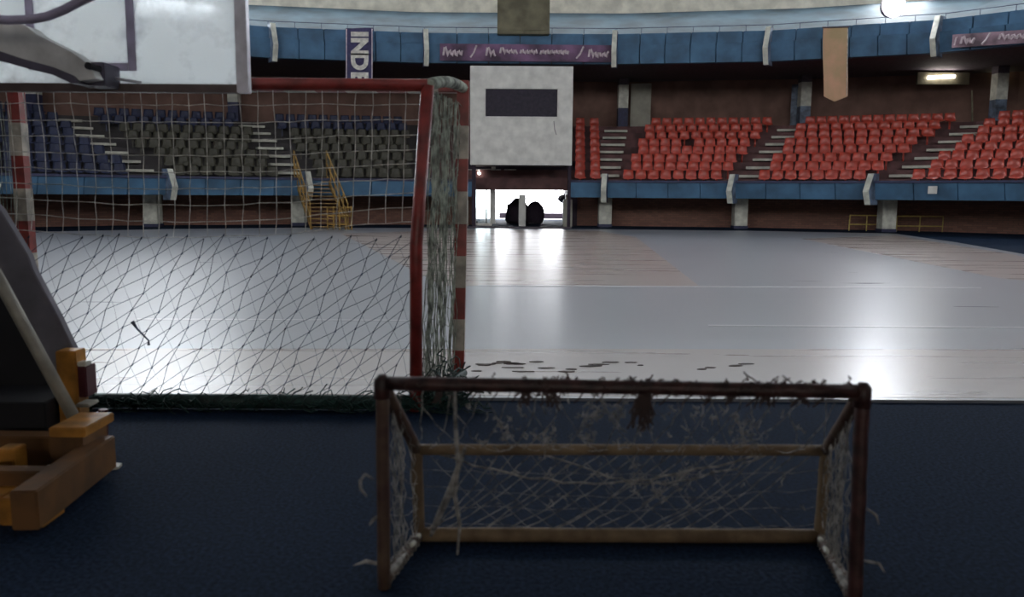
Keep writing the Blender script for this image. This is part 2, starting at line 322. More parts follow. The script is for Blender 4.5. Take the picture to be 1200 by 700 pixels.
# blue parapets (lower)
par_lab = {-5: 'blue lower parapet farthest left, behind the hoop pad', -4: 'blue lower parapet behind the left goal post', -3: 'blue lower parapet between the hoop and the bent left rib',
           -2: 'blue lower parapet left of the yellow stairs', -1: 'short blue lower parapets either side of the doorway', 1: 'blue lower parapet below the red seats nearest the doorway',
           2: 'blue lower parapet below the middle block of red seats', 3: 'blue lower parapet with white square at the right edge', 4: 'blue lower parapet beyond the right edge'}
for j in BAYS:
    if j not in par_lab: continue
    th = thing('lower_parapet', P(j, .5, 0, 1.2), par_lab[j], 'parapet')
    spans = [(0.0, 1.0)]
    if j == -1: spans = [(0, bayt(-1, 552, 220, 0)), (bayt(-1, 666, 220, 0), 1)]
    for t0, t1 in spans:
        n = 4 if j != -1 else 1
        for q in range(n):
            a = t0 + (t1 - t0) * q / n; b = t0 + (t1 - t0) * (q + 1) / n; g = .002
            mb = MB(); mb.hexa([P(j, a + g, .005, 1.2), P(j, b - g, .005, 1.2), P(j, b - g, .03, 1.2), P(j, a + g, .03, 1.2)], [P(j, a + g, -.005, 1.78), P(j, b - g, -.005, 1.78), P(j, b - g, .02, 1.78), P(j, a + g, .02, 1.78)])
            mb.build('panel', 'blue', th, bevel=.01)
        mb = MB(); mb.hexa([P(j, t0, -.012, 1.785), P(j, t1, -.012, 1.785), P(j, t1, .03, 1.785), P(j, t0, .03, 1.785)], [P(j, t0, -.012, 1.87), P(j, t1, -.012, 1.87), P(j, t1, .03, 1.87), P(j, t0, .03, 1.87)])
        mb.build('coping', 'navy', th)
p = P(3, 0, 0, 1.5); q = at(1094, 222, 27.6)
tt = bayt(3, 1094, 222, -.008); c = P(3, tt, -.016, 0); d = (P(3, 1, 0) - P(3, 0, 0)).normalized() * .14
mb = MB(); mb.wall(c - d + Vector((0, -.0, 0)), c + d, .03, 1.42, 1.68); tag(mb.build('notice', 'white'), 'small white square notice on the right blue parapet', 'notice')

# upper parapets, three stepped courses of panels
up_lab = {-5: 'upper balcony front farthest left behind the backboard', -4: 'upper balcony front behind the middle of the backboard', -3: 'upper balcony front just behind the backboard edge',
          -2: 'blue upper balcony front behind the dark lettered banner', -1: 'upper balcony front above the white booth, carrying the mauve banner', 1: 'blue upper balcony front right of the white booth',
          2: 'blue upper balcony front behind the peach banner', 3: 'blue upper balcony front at the right edge, with banner', 4: 'blue upper balcony front beyond the right edge'}
for j in BAYS:
    if j not in up_lab: continue
    th = thing('upper_parapet', P(j, .5, .38, 6.77), up_lab[j], 'parapet')
    n = 6
    for z0, z1, sa, sb in ((6.77, 7.52, .38, .40), (7.54, 8.0, .385, .42)):
        for q in range(n):
            a = q / n; b = (q + 1) / n; g = .0025; lean = -.012 if z0 < 7 else 0
            mb = MB(); mb.hexa([P(j, a + g, sa + lean * .0, z0), P(j, b - g, sa, z0), P(j, b - g, sb + .02, z0), P(j, a + g, sb + .02, z0)], [P(j, a + g, sa + lean, z1), P(j, b - g, sa + lean, z1), P(j, b - g, sb + .02 + lean, z1), P(j, a + g, sb + .02 + lean, z1)])
            mb.build('panel', 'blue', th, bevel=.012)
    mb = MB(); mb.hexa([P(j, 0, .42, 7.03), P(j, 1, .42, 7.03), P(j, 1, .43, 7.03), P(j, 0, .43, 7.03)], [P(j, 0, .42, 8.02), P(j, 1, .42, 8.02), P(j, 1, .47, 8.02), P(j, 0, .47, 8.02)])
    mb.build('backing', 'blue_top', th)
    mb = MB()
    for q in range(0, 7): mb.tube([P(j, q / 6, .43, 8.02), P(j, q / 6, .43, 8.3)], .012, 5)
    mb.tube([P(j, 0, .43, 8.3), P(j, 1, .43, 8.3)], .014, 5); mb.build('handrail', 'navy', th)

# bent ribs at the joints, white painted edge
rib_l = {1: 'white edged bent rib right of the doorway', 2: 'white edged bent rib at the second aisle', 3: 'white edged bent rib at the third aisle', -1: 'white edged bent rib left of the doorway', -2: 'white edged bent rib by the yellow stairs',
         -3: 'white edged bent rib behind the middle of the goal', -4: 'white edged bent rib behind the hoop base'}
tn = 0
for j in (-4, -3, -2, -1, 1, 2, 3, 4):
    for lvl in (0, 1):
        if j == 4 and lvl == 0: pass
        s0, zb, zt = ((0.0, 1.02, 2.12) if lvl == 0 else (.38, 6.6, 8.12))
        tn += 1; base = J(j, s0); dr = (J(j, 1) - J(j, 0)).normalized(); sd = Vector((-dr.y, dr.x))
        zm = zb + (zt - zb) * .42
        def pt(o, z, sh=0): v = base + dr * o + sd * sh; return Vector((v.x, v.y, z))
        prof = [(-.22, zb), (-.42, zm), (-.10, zt), (.25, zt), (.25, zb)]
        o = thing('trim_%d' % tn, pt(0, zb), (rib_l.get(j, 'white edged bent rib at the right edge') + (', lower level' if lvl == 0 else ', upper level')), None, kind='structure')
        for sh in (-.16,):
            mb = MB(); mb.prism([pt(a, z, -.11) for a, z in prof], Vector((sd.x, sd.y, 0)) * .22); mb.build('rib', 'slatedoor' if abs(j) > 1 else 'navy', o)
        mb = MB()
        for (a, z), (a2, z2) in ((prof[0], prof[1]), (prof[1], prof[2])):
            mb.prism([pt(a - .04, z, -.1), pt(a2 - .04, z2, -.1), pt(a2 + .02, z2, -.1), pt(a + .02, z, -.1)], Vector((sd.x, sd.y, 0)) * .2)
        mb.build('painted_edge', 'pier', o)

# square piers under the stand
pl = {-4: 'pale square pier behind the hoop base', -3: 'pale square pier in the brick wall behind the goal, left one', -2: 'pale square pier beside the yellow stairs', 1: 'pale square pier right of the doorway', 2: 'pale square pier below the middle block of red seats', 3: 'pale square pier between the yellow rails', 4: 'pale square pier beyond the right edge'}
for j in pl:
    c = J(j, .2); th = thing('pier', (c.x, c.y, 0), pl[j], 'pier')
    c.x = .27 + (c.x - .27) * .965
    mb = MB(); mb.box(c.x - .26, c.x + .26, c.y - .25, c.y + .25, .12, 1.2); mb.build('shaft', 'pier', th, bevel=.015)
    mb = MB(); mb.box(c.x - .28, c.x + .28, c.y - .27, c.y + .27, 0, .12); mb.build('base', 'navy', th, bevel=.01)

# tall columns behind the seats, painted in bands
cl = {-3: 'banded column at the top of the left stands', -2: 'banded column above the olive seats', 1: 'banded column beside the beige door', 2: 'banded column beside the slate blue door', 3: 'banded column at the right beside the lit yellow pane'}
for j in cl:
    c = J(j, 1.0); 
    if j == 3: c = J(3, .93)
    th = thing('column', (c.x, c.y, 4.3), cl[j], 'column')
    for z0, z1, nm, mt in ((4.3, 5.5, 'lower_band', 'slatedoor' if j > 1 else 'navy'), (5.5, 6.6, 'pale_band', 'pier'), (6.6, 6.9, 'top', 'stepbody')):
        mb = MB(); mb.box(c.x - .24, c.x + .24, c.y - .24, c.y + .24, z0, z1); relabel(mb.build(nm, mt, th), nm.replace('_', ' ') + ' of the column')
def back_panel(name, px0, px1, py0, py1, s, j, mt, label, cat, depth=.12):
    t0, t1 = bayt(j, px0, (py0 + py1) / 2, s), bayt(j, px1, (py0 + py1) / 2, s)
    a, b = P(j, t0, s), P(j, t1, s); z0 = at(px0, py1, a.y).z; z1 = at(px0, py0, a.y).z
    th = thing(name, (a.x, a.y, z0), label, cat)
    mb = MB(); mb.wall(a, b, depth, z0, z1); mb.build('leaf' if 'door' in name else 'pane', mt, th, bevel=.01)
    return th, a, b, z0, z1
th, a, b, z0, z1 = back_panel('steel_door', 733, 757, 98, 149, 1.05, 1, 'door', 'beige door at the top of the first aisle', 'door')
mb = MB(); mb.tube([(a.x + .5, a.y - .06, z1 - .35), (a.x + .5, a.y + .02, z1 - .35)], .09, 10); mb.build('vent', 'dark', th)
th, a, b, z0, z1 = back_panel('steel_door', 915, 937, 99, 152, 1.05, 2, 'slatedoor', 'scuffed slate blue door at the top of the second aisle', 'door')
mb = MB(); mb.box(a.x + .62, a.x + .7, a.y - .05, a.y + .02, z0 + .9, z0 + 1.05); mb.build('handle', 'alu', th)
th, a, b, z0, z1 = back_panel('lit_pane', 1135, 1155, 81, 94, 1.08, 3, 'lamp_y', 'small yellowish lit pane left of the right column', 'window')
th, a, b, z0, z1 = back_panel('lit_pane', 1183, 1202, 78, 86, 1.08, 3, 'olive', 'dim greenish pane at the right edge of the concourse', 'window')
# fluorescent lamp
ya = 36.5; A = at(1087, 91, ya); B = at(1119, 89.5, ya); th = thing('tube_lamp', A, 'glowing fluorescent lamp under the balcony above the right red seats', 'lamp')
mb = MB(); mb.box(A.x - .4, B.x + .7, ya + .07, ya + .2, A.z - .28, A.z + .24); mb.build('housing', 'olive', th)
for q in range(2):
    a = A.lerp(B, q * .52 + .01); b = A.lerp(B, q * .52 + .47); mb = MB(); mb.tube([a, b], .07, 8); mb.build('tube', 'lamp', th)
mb = MB(); mb.tube([(A.x + .3, ya + .13, A.z + .22), (A.x + .3, ya + .13, 6.92)], .02, 6); mb.tube([(B.x, ya + .13, A.z + .22), (B.x, ya + .13, 6.92)], .02, 6); mb.build('hanger', 'dark', th)
A = at(1139, 140, 34.8); mb = MB(); mb.tube([at(1139.5, 148, 34.8), at(1139, 106, 34.8)], .035, 6); tag(mb.build('pole', 'olive'), 'thin pale pole standing at the top of the third aisle', 'pole')

# aisle steps
ai = {-3: 'pale stepped aisle behind the left part of the goal', -2: 'pale stepped aisle rising beside the yellow stairs', 1: 'pale stepped aisle nearest the doorway', 2: 'pale stepped second aisle from the doorway', 3: 'pale stepped third aisle near the right edge'}
for j in ai:
    th = thing('aisle_stairs', (J(j, .1).x, J(j, .1).y, 1.86), ai[j], 'stairs')
    off = {1: -.1, 2: .15, 3: .1}.get(j, 0)
    for k in range(NR):
        for h in (0, 1):
            s = rs(k) - DS * .5 + DS * .5 * h; z = rz(k) + (.002 if h == 0 else -RISE * 0 + .18)
            c = J(j, s + .005); sd = (J(j + 1 if j != -1 else 1, s) - J(j - 1 if j != 1 else -1, s)).normalized()
            if h == 1 or k == 0:
                hw = .52; cc = c + sd * off; dr = (J(j, 1) - J(j, 0)).normalized() * .34
                q = [cc - sd * hw, cc + sd * hw, cc + sd * hw + dr, cc - sd * hw + dr]
                mb = MB(); mb.hexa([(v.x, v.y, z - .1) for v in q], [(v.x, v.y, z) for v in q]); mb.build('step', 'step', th)
# seats
def seat_mesh(mt):
    mb = MB(); W = .205; prof = [(-.24, .33), (-.22, .37), (.02, .345), (.12, .37), (.17, .50), (.205, .69), (.19, .71)]
    cols = [-1, -.72, 0, .72, 1]; crv = [.055, .012, 0, .012, .055]
    vs = []; 
    for yy, zz in prof:
        for c, k in zip(cols, crv):
            back = zz > .4
            vs.append((c * W * (1 - (.12 if zz > .68 else 0)), yy - (k * 1.6 if back else 0), zz + (0 if back else k * .8)))
    n = 5; fs = [(r * n + c, r * n + c + 1, (r + 1) * n + c + 1, (r + 1) * n + c) for r in range(len(prof) - 1) for c in range(n - 1)]
    mb.add(vs, fs); mb.box(-.03, .03, -.05, .12, .0, .345)
    me = bpy.data.meshes.new('seat'); me.from_pydata(mb.v, [], mb.f); me.materials.append(M[mt])
    me.polygons.foreach_set('use_smooth', [True] * len(me.polygons)); return me
sm = {k: seat_mesh(k) for k in ('red_seat', 'blue_seat', 'olive_seat')}
ROWW = ['front', 'second', 'third', 'fourth', 'fifth', 'sixth', 'seventh', 'top']
BLK = {-1: 'the narrow block beside the white booth', 1: 'the block left of the second aisle', 2: 'the block between second and third aisles', 3: 'the block at the right edge'}
BLS = {-1: 'narrow block beside the booth', 1: 'block left of second aisle', 2: 'block right of second aisle', 3: 'block at right edge'}
ORD = ['first', 'second', 'third', 'fourth', 'fifth', 'sixth', 'seventh', 'eighth', 'ninth', 'tenth', 'eleventh', 'twelfth', 'thirteenth', 'fourteenth', 'fifteenth', 'sixteenth', 'seventeenth', 'eighteenth', 'nineteenth', 'twentieth']
nseat = 0
for j in (-1, 1, 2, 3):
    for k in range(NR):
        s = rs(k); a = P(j, 0, s); b = P(j, 1, s); d = (b - a); Lh = d.length; d.normalize()
        m0 = {1: .85 + .10 * k, 2: .85, 3: 1.0, -1: 0}[j]; m1 = {1: .95, 2: .95, 3: 0.3, -1: .45 + .09 * k}[j]
        if j == -1: m0 = (bayt(-1, 671, 180, s)) * Lh + .2
        n = max(1, int((Lh - m0 - m1) / .475 + .5)); ang = math.atan2(d.y, d.x)
        for i in range(n + 1):
            f = m0 + (Lh - m0 - m1) * i / n + (.16 if k % 2 and j > 0 else 0); p = a + d * f
            px = 600 + F * p.x / p.y
            if px > 1240: continue
            if j == 1 and k == 4 and i == 4: continue
            o = bpy.data.objects.new('stadium_seat', sm['red_seat']); C.objects.link(o); o.location = (p.x, p.y, rz(k)); o.rotation_euler = (R_.uniform(-.03, .03), 0, ang + R_.uniform(-.05, .05)); nseat += 1
            g = 'red seats in the %s row of %s' % (ROWW[k], BLK[j]); tag(o, 'red plastic seat, %s, %s row, %s' % (('leftmost' if i == 0 else ORD[i] + ' from left'), ROWW[k], BLS[j]), 'seat', g)
print('red seats', nseat)
def seat_block(j, rows, mt, label, m0=.9, m1=.9):
    mb = MB(); me = sm[mt]; vv = [Vector(v.co) for v in me.vertices]; ff = [tuple(p.vertices) for p in me.polygons]
    for k in rows:
        s = rs(k); a = P(j, 0, s); b = P(j, 1, s); d = (b - a); Lh = d.length; d.normalize(); n = int((Lh - m0 - m1) / .475); rm = Matrix.Rotation(math.atan2(d.y, d.x), 3, 'Z')
        for i in range(n + 1):
            p = a + d * (m0 + i * .475 + (k * .37 % 1) * .4); p.z = rz(k); mb.add([rm @ v + p for v in vv], ff)
    tag(mb.build('stadium_seats', mt), label, 'seats', kind='stuff')
seat_block(-5, range(NR), 'blue_seat', 'dark blue seats beyond the left edge')
seat_block(-4, range(NR), 'blue_seat', 'dark blue plastic seats seen through the left part of the goal net')
seat_block(-3, range(0, 6), 'olive_seat', 'dull olive seats left of the stepped aisle by the yellow stairs')
seat_block(-3, range(6, 8), 'blue_seat', 'two rows of dark blue seats above the olive ones, left of centre')
seat_block(-2, range(0, 6), 'olive_seat', 'dull olive seats right of the yellow stairs, behind the goal')
seat_block(-2, range(6, 8), 'blue_seat', 'dark blue seats in the top rows right of the yellow stairs')

# ================================================================= BOOTH, BANNERS, BOX
Yb = 31.2; A = at(551, 77, Yb); B = at(670, 194, Yb)
th = thing('commentary_booth', ((A.x + B.x) / 2, Yb, B.z), 'white box booth with dark window above the bright doorway', 'booth')
wa = at(569, 104, Yb); wb = at(653, 137, Yb); y1 = Yb + 2.0
mb = MB()
for x0, x1, z0, z1 in ((A.x, wa.x, B.z, A.z), (wb.x, B.x, B.z, A.z), (wa.x, wb.x, B.z, wb.z), (wa.x, wb.x, wa.z, A.z)): mb.box(x0, x1, Yb, Yb + .12, z0, z1)
mb.build('front_wall', 'white', th)
mb = MB(); mb.box(A.x, A.x + .1, Yb + .12, y1, B.z, A.z); mb.box(B.x - .1, B.x, Yb + .12, y1, B.z, A.z); mb.build('side_wall', 'white', th)
mb = MB(); mb.box(A.x, B.x, Yb + .12, y1, A.z - .1, A.z); mb.build('roof', 'white', th)
mb = MB(); mb.box(A.x, B.x, Yb + .12, y1, B.z, B.z + .1); mb.build('base', 'dark', th)
mb = MB(); mb.box(A.x + .1, B.x - .1, y1 - .1, y1, B.z + .1, A.z - .1); mb.build('rear_wall', 'stepbody', th)
mb = MB(); mb.box(wa.x - .02, wb.x + .02, Yb + .05, Yb + .07, wb.z - .02, wa.z + .02); mb.build('window', 'glassdark', th)
mb = MB()
for zz in (wa.z, wb.z - .05): mb.box(wa.x - .04, wb.x + .04, Yb - .03, Yb - .0, zz, zz + .05)
for xx in (wa.x - .05, wb.x): mb.box(xx, xx + .05, Yb - .03, Yb, wb.z - .04, wa.z + .04)
mb.build('window_frame', 'white', th, bevel=.008)
mb = MB(); mb.tube([at(649, 142, Yb - .01), at(650, 152, Yb - .01), at(652, 158, Yb - .01)], .012, 5); mb.build('cable', 'dark', th)
# brackets holding the booth up
mb = MB(); mb.box(A.x + .05, A.x + .2, Yb + .3, Yb + .5, 0, B.z); mb.build('post', 'tunnel', th); mb = MB(); mb.box(B.x - .12, B.x - .0, Yb + .3, Yb + .5, 0, B.z); mb.build('post', 'tunnel', th)
# olive box on the balcony
A = at(583, -14, 34.4); B = at(644, 40, 34.4); mb = MB(); mb.box(A.x, B.x, 34.4, 35.9, B.z, A.z); th = thing('scoreboard_box', (A.x, 34.4, B.z), 'olive brown box rising from the balcony above the white booth', 'box')
mb.build('casing', 'olive', th, bevel=.03); mb = MB(); mb.box(A.x + .15, B.x - .15, 34.37, 34.4, B.z + .15, B.z + 1.35); mb.build('panel', 'olive', th)

def banner_strip(px0, pyt0, pyb0, px1, pyt1, pyb1, j, mt, label, cat='banner'):
    s = .355
    t0, t1 = bayt(j, px0, 60, s), bayt(j, px1, 60, s); a, b = P(j, t0, s), P(j, t1, s)
    za0, za1 = at(px0, pyb0, a.y).z, at(px0, pyt0, a.y).z; zb0, zb1 = at(px1, pyb1, b.y).z, at(px1, pyt1, b.y).z
    th = thing('long_banner', (a.x, a.y, za0), label, cat)
    d = (b - a).normalized(); nrm = Vector((-d.y, d.x, 0)) * .03
    mb = MB(); q = [a, b, b + nrm, a + nrm]; mb.hexa([(q[0].x, q[0].y, za0), (q[1].x, q[1].y, zb0), (q[2].x, q[2].y, zb0), (q[3].x, q[3].y, za0)], [(q[0].x, q[0].y, za1), (q[1].x, q[1].y, zb1), (q[2].x, q[2].y, zb1), (q[3].x, q[3].y, za1)])
    mb.build('cloth', mt, th)
    def pp(u, v):           # point on the banner face, u along, v up
        x = a.lerp(b, u); z0 = za0 + (zb0 - za0) * u; z1 = za1 + (zb1 - za1) * u
        return Vector((x.x - nrm.x * .4, x.y - nrm.y * .4 - .012, z0 + (z1 - z0) * v))
    return th, pp, (b - a).length
def scribble(th, pp, Ln, u0, u1, v0, v1, mt='script', r=.03, slash=False, cap=True):
    mb = MB(); n = int((u1 - u0) * Ln / .045); pts = []
    if slash: pts = [pp(u0, v0), pp(u0 + (u1 - u0) * .55, v0 + (v1 - v0) * .4), pp(u1, v1)]; mb.tube(pts, r * 1.3, 5)
    else:
        for i in range(n):
            u = u0 + (u1 - u0) * i / n; ph = i % 4; v = v0 + (v1 - v0) * ([0, .5, .62, .1][ph] + (R_.random() * .14))
            if cap and i < 5: v = v0 + (v1 - v0) * [0.1, .95, 1, .6, 0][i]
            pts.append(pp(u, v))
        mb.tube(pts, r, 4)
    mb.build('lettering', mt, th)
th, pp, Ln = banner_strip(514, 51, 71, 713, 53, 73, -1, 'mauve', 'mauve strip banner with pale script above the white booth')
scribble(th, pp, Ln, .02, .135, .25, .8, r=.045); scribble(th, pp, Ln, .175, .21, .2, .9, slash=True); scribble(th, pp, Ln, .265, .325, .25, .8, r=.045)
scribble(th, pp, Ln, .345, .45, .42, .8, r=.045); scribble(th, pp, Ln, .46, .56, .42, .8, r=.05, cap=False); scribble(th, pp, Ln, .575, .74, .42, .8, r=.05, cap=False)
scribble(th, pp, Ln, .78, .82, .2, .9, slash=True); scribble(th, pp, Ln, .85, .97, .25, .75, r=.045)
th, pp, Ln = banner_strip(1098, 40.5, 56, 1235, 31, 47, 3, 'mauve2', 'pale mauve script banner at the right edge of the balcony')
scribble(th, pp, Ln, .02, .06, .1, .8, r=.03); scribble(th, pp, Ln, .08, .22, .2, .8, r=.05); scribble(th, pp, Ln, .27, .34, .1, .95, slash=True); scribble(th, pp, Ln, .42, .95, .35, .8, r=.05)

def hang(name, px0, px1, py0, py1, Y, mt, label, tip=0):
    a = at(px0, py0, Y); b = at(px1, py0 - .5, Y); c = at(px1 - 1, py1, Y); d = at(px0, py1, Y); e = at((px0 + px1) / 2, py1 + tip, Y)
    th = thing(name, ((a.x + b.x) / 2, Y, d.z), label, 'banner')
    n = 10; front = []; 
    mb = MB(); vs = []; 
    for i in range(n + 1):
        for q in range(5):
            top = a.lerp(b, q / 4); bot = d.lerp(c, q / 4); 
            if tip: bot.z = bot.z + (e.z - bot.z) * (1 - abs(q - 2) / 2)
            v = top.lerp(bot, i / n); v.y += .05 * math.sin(q * 1.7 + i * .5); vs.append(v)
    m_ = 5; fs = [(r * m_ + c_, r * m_ + c_ + 1, (r + 1) * m_ + c_ + 1, (r + 1) * m_ + c_) for r in range(n) for c_ in range(m_ - 1)]
    mb.add(vs, fs); mb.add([v + Vector((0, .02, 0)) for v in vs], [f[::-1] for f in fs]); mb.build('cloth', mt, th, smooth=True)
    return th
th = hang('vertical_banner', 405, 437, 33, 104, 33.95, 'banner', 'dark navy hanging banner reading INDE down its length')
mb = MB(); 
for x in (406, 436): mb.tube([at(x, 34, 33.85), at(x, 103, 33.85)], .022, 5)
mb.build('edge_cord', 'script', th)
for ch, py in (('I', 40), ('N', 54.5), ('D', 72.5), ('E', 91.5)):
    cu = bpy.data.curves.new('t', 'FONT'); cu.body = ch; cu.size = .92; cu.extrude = .01; cu.align_x = 'CENTER'; cu.align_y = 'CENTER'; cu.offset = .045; cu.resolution_u = 4
    to = bpy.data.objects.new('t', cu); C.objects.link(to)
    me = bpy.data.meshes.new_from_object(to); bpy.data.objects.remove(to)
    zs = [v.co for v in me.vertices]; cx = (min(v.x for v in zs) + max(v.x for v in zs)) / 2; cy = (min(v.y for v in zs) + max(v.y for v in zs)) / 2
    # letters turned a quarter clockwise, standing on the banner's face
    me.transform(Matrix.Translation((-cx, -cy, 0))); me.transform(Matrix.Rotation(-math.pi / 2, 4, 'Z')); me.transform(Matrix.Rotation(math.pi / 2, 4, 'X'))
    me.transform(Matrix.Translation(at(421.5, py, 33.85))); me.materials.append(M['letter'])
    o = bpy.data.objects.new('letter', me); C.objects.link(o); o.parent = th; o.matrix_parent_inverse = Matrix.Translation(-Vector(th.location))
th = hang('vertical_banner', 965, 994, 32, 113, 32.2, 'peach', 'peach hanging banner with pointed lower end above the red seats', tip=6)
mb = MB(); mb.tube([at(963.5, 32, 32.15), at(995, 31.4, 32.15)], .03, 6); mb.build('rod', 'dark', th)
mb = MB(); mb.tube([at(993.4, 34, 32.13), at(992.2, 112, 32.13)], .018, 5); mb.build('edge_cord', 'white_band', th)

# floodlight beside the clerestory window
c = at(1048, 6, 32.2); th = thing('floodlight', c, 'glaring round floodlight hanging from the balcony rail', 'lamp')
mb = MB(); mb.tube([c + Vector((0, .0, 0)), c + Vector((0, .06, 0))], .42, 20); mb.build('lens', 'flood', th, smooth=False)
mb = MB(); mb.tube([c + Vector((0, .06, 0)), c + Vector((0, .3, 0)), c + Vector((0, .55, .05))], [.47, .42, .2], 20); mb.build('reflector', 'dark', th)
mb = MB(); mb.tube([c + Vector((0, .5, 0)), c + Vector((0, .5, 1.2)), (c.x, c.y + 3.5, c.z + 1.2)], .03, 6); mb.build('bracket', 'dark', th)

# ================================================================= DOORWAY CONTENTS
def vpost(name, px, wpx, py0, py1, Y, mt, label, cat, dz=.06):
    a = at(px - wpx / 2, py1, Y); b = at(px + wpx / 2, py0, Y); mb = MB(); mb.box(a.x, b.x, Y, Y + dz, max(0, a.z), b.z); o = mb.build(name, mt, bevel=.004); return tag(o, label, cat)
Yd = 33.6
th = thing('glass_door', at(573, 262, Yd), 'open glass door leaf with white frame at the left of the doorway', 'door')
for px, w_ in ((557, 2.2), (575.5, 2.6)):
    a = at(px - w_ / 2, 262, Yd); b = at(px + w_ / 2, 198, Yd); mb = MB(); mb.box(a.x, b.x, Yd, Yd + .06, 0, b.z); mb.build('stile', 'alu', th)
a = at(558, 262, Yd); b = at(574.5, 198, Yd); mb = MB(); mb.box(a.x, b.x, Yd + .02, Yd + .035, .1, b.z - .05); mb.build('pane', 'glass', th)
mb = MB(); mb.box(a.x, b.x, Yd, Yd + .06, 0, .1); mb.box(a.x, b.x, Yd, Yd + .06, b.z - .08, b.z); mb.build('rail', 'alu', th)
mb = MB(); mb.tube([at(572, 240, Yd - .05), at(572, 222, Yd - .05)], .02, 6); mb.build('handle', 'dark', th)
vpost('door_post', 570, 1.8, 212, 262, Yd + .3, 'dark', 'thin dark upright beside the open glass door', 'post')
vpost('door_post', 578.2, 5, 193, 262, Yd - .1, 'white', 'white upright post in the left half of the doorway', 'post')
vpost('door_post', 612, 8.5, 228, 266, 33.2, 'white', 'short white upright between the two dark bushes', 'post')
for px in (543, 665.5):
    a = at(px - 5.5, 264, 32.9); b = at(px + 5.5, 234, 32.9); mb = MB(); mb.box(a.x, b.x, 32.9, 33.2, 0, b.z); tag(mb.build('door_pier', 'door', bevel=.02), ('pale low pier left of the doorway, behind the goal post' if px < 600 else 'pale low pier at the right side of the doorway'), 'pier')
mb = MB(); a = at(545, 210, 33.9); b = at(666, 195, 33.9); mb.box(a.x - .3, b.x + .3, 33.85, 34.1, at(600, 211, 33.9).z, 2.5)
tag(mb.build('lintel', 'tunnel'), 'dark lintel beam over the bright doorway', 'beam')
mb = MB()
for x0, x1 in ((547, 562), (575, 587), (591, 605)): mb.tube([at(x0, 199, 33.4), at(x1, 199, 33.4)], .025, 6)
tag(mb.build('ceiling_rail', 'alu'), 'thin pale rail under the booth over the doorway', 'rail')
A = at(561.5, 203, 33.3); mb = MB(); mb.tube([A, A + Vector((0, .05, 0))], .06, 10); tag(mb.build('small_lamp', 'lamp'), 'tiny round lamp under the booth left side', 'lamp')
mb = MB(); a = at(540, 268, 31.5); mb.box(-2.2, 2.3, 31.2, 31.5, 0, .05); tag(mb.build('threshold', 'dark', bevel=.01), 'black threshold strip across the doorway floor', 'threshold')
def blob(px, py, rx, rz_, Y, label):
    c = at(px, py, Y); mb = MB(); n, mseg = 14, 10; r = rx * Y / F; rv = rz_ * Y / F; vs = []
    zb = 0
    for i in range(mseg + 1):
        ph = i / mseg * math.pi
        for k in range(n):
            q = 1 + R_.uniform(-.07, .07); th_ = k / n * 6.283; vs.append((c.x + math.cos(th_) * math.sin(ph) * r * q, Y + math.sin(th_) * math.sin(ph) * r * q, max(.02, c.z + math.cos(ph) * rv * q)))
    fs = [(i * n + k, i * n + (k + 1) % n, (i + 1) * n + (k + 1) % n, (i + 1) * n + k) for i in range(mseg) for k in range(n)]
    mb.add(vs, fs); th = thing('round_shrub', (c.x, Y, 0), label, 'shrub'); mb.build('foliage', 'shrub', th, smooth=True)
    mb = MB(); mb.tube([(c.x, Y, -.02), (c.x, Y, c.z)], .08, 7); mb.build('stem', 'dark', th)
blob(607, 252, 15, 19, 36.5, 'dark rounded potted bush in the doorway passage, left of the white upright')
blob(627, 252, 11, 16, 36.0, 'dark rounded potted bush in the doorway passage, right of the white upright')
blob(661, 233, 8, 5, 42.2, 'small dark foliage at the right jamb of the doorway')
# low dark wall outside
mb = MB(); a = at(585, 262, 44.9); b = at(662, 253, 44.9); mb.box(a.x, b.x + .3, 44.9, 45.1, -.02, .28); tag(mb.build('low_kerb', 'tunnel'), 'low dark kerb outside the doorway behind the shrubs', 'kerb')

# yellow barrier rails on the right
def rail(px0, px1, py0, pym, pyb, Y, label):
    a = at(px0, 260, Y); b = at(px1, 260, Y); th = thing('barrier_rail', (a.x, Y, 0), label, 'rail'); z0 = at(px0, py0, Y).z; z1 = at(px0, pym, Y).z
    for z in (z0, z1): mb = MB(); mb.tube([(a.x, Y, z), (b.x, Y, z)], .022, 6); mb.build('bar', 'yellow', th)
    n = 3
    for i in range(n): x = a.x + (b.x - a.x) * i / (n - 1); mb = MB(); mb.tube([(x, Y, 0), (x, Y, z0)], .022, 6); mb.build('post', 'yellow', th)
rail(995.5, 1036, 252.5, 263, 268, 30.9, 'yellow two-bar rail left of the pale pier at the third aisle')
rail(1051, 1105, 253.5, 265, 275, 30.4, 'yellow two-bar rail right of the pale pier at the third aisle')

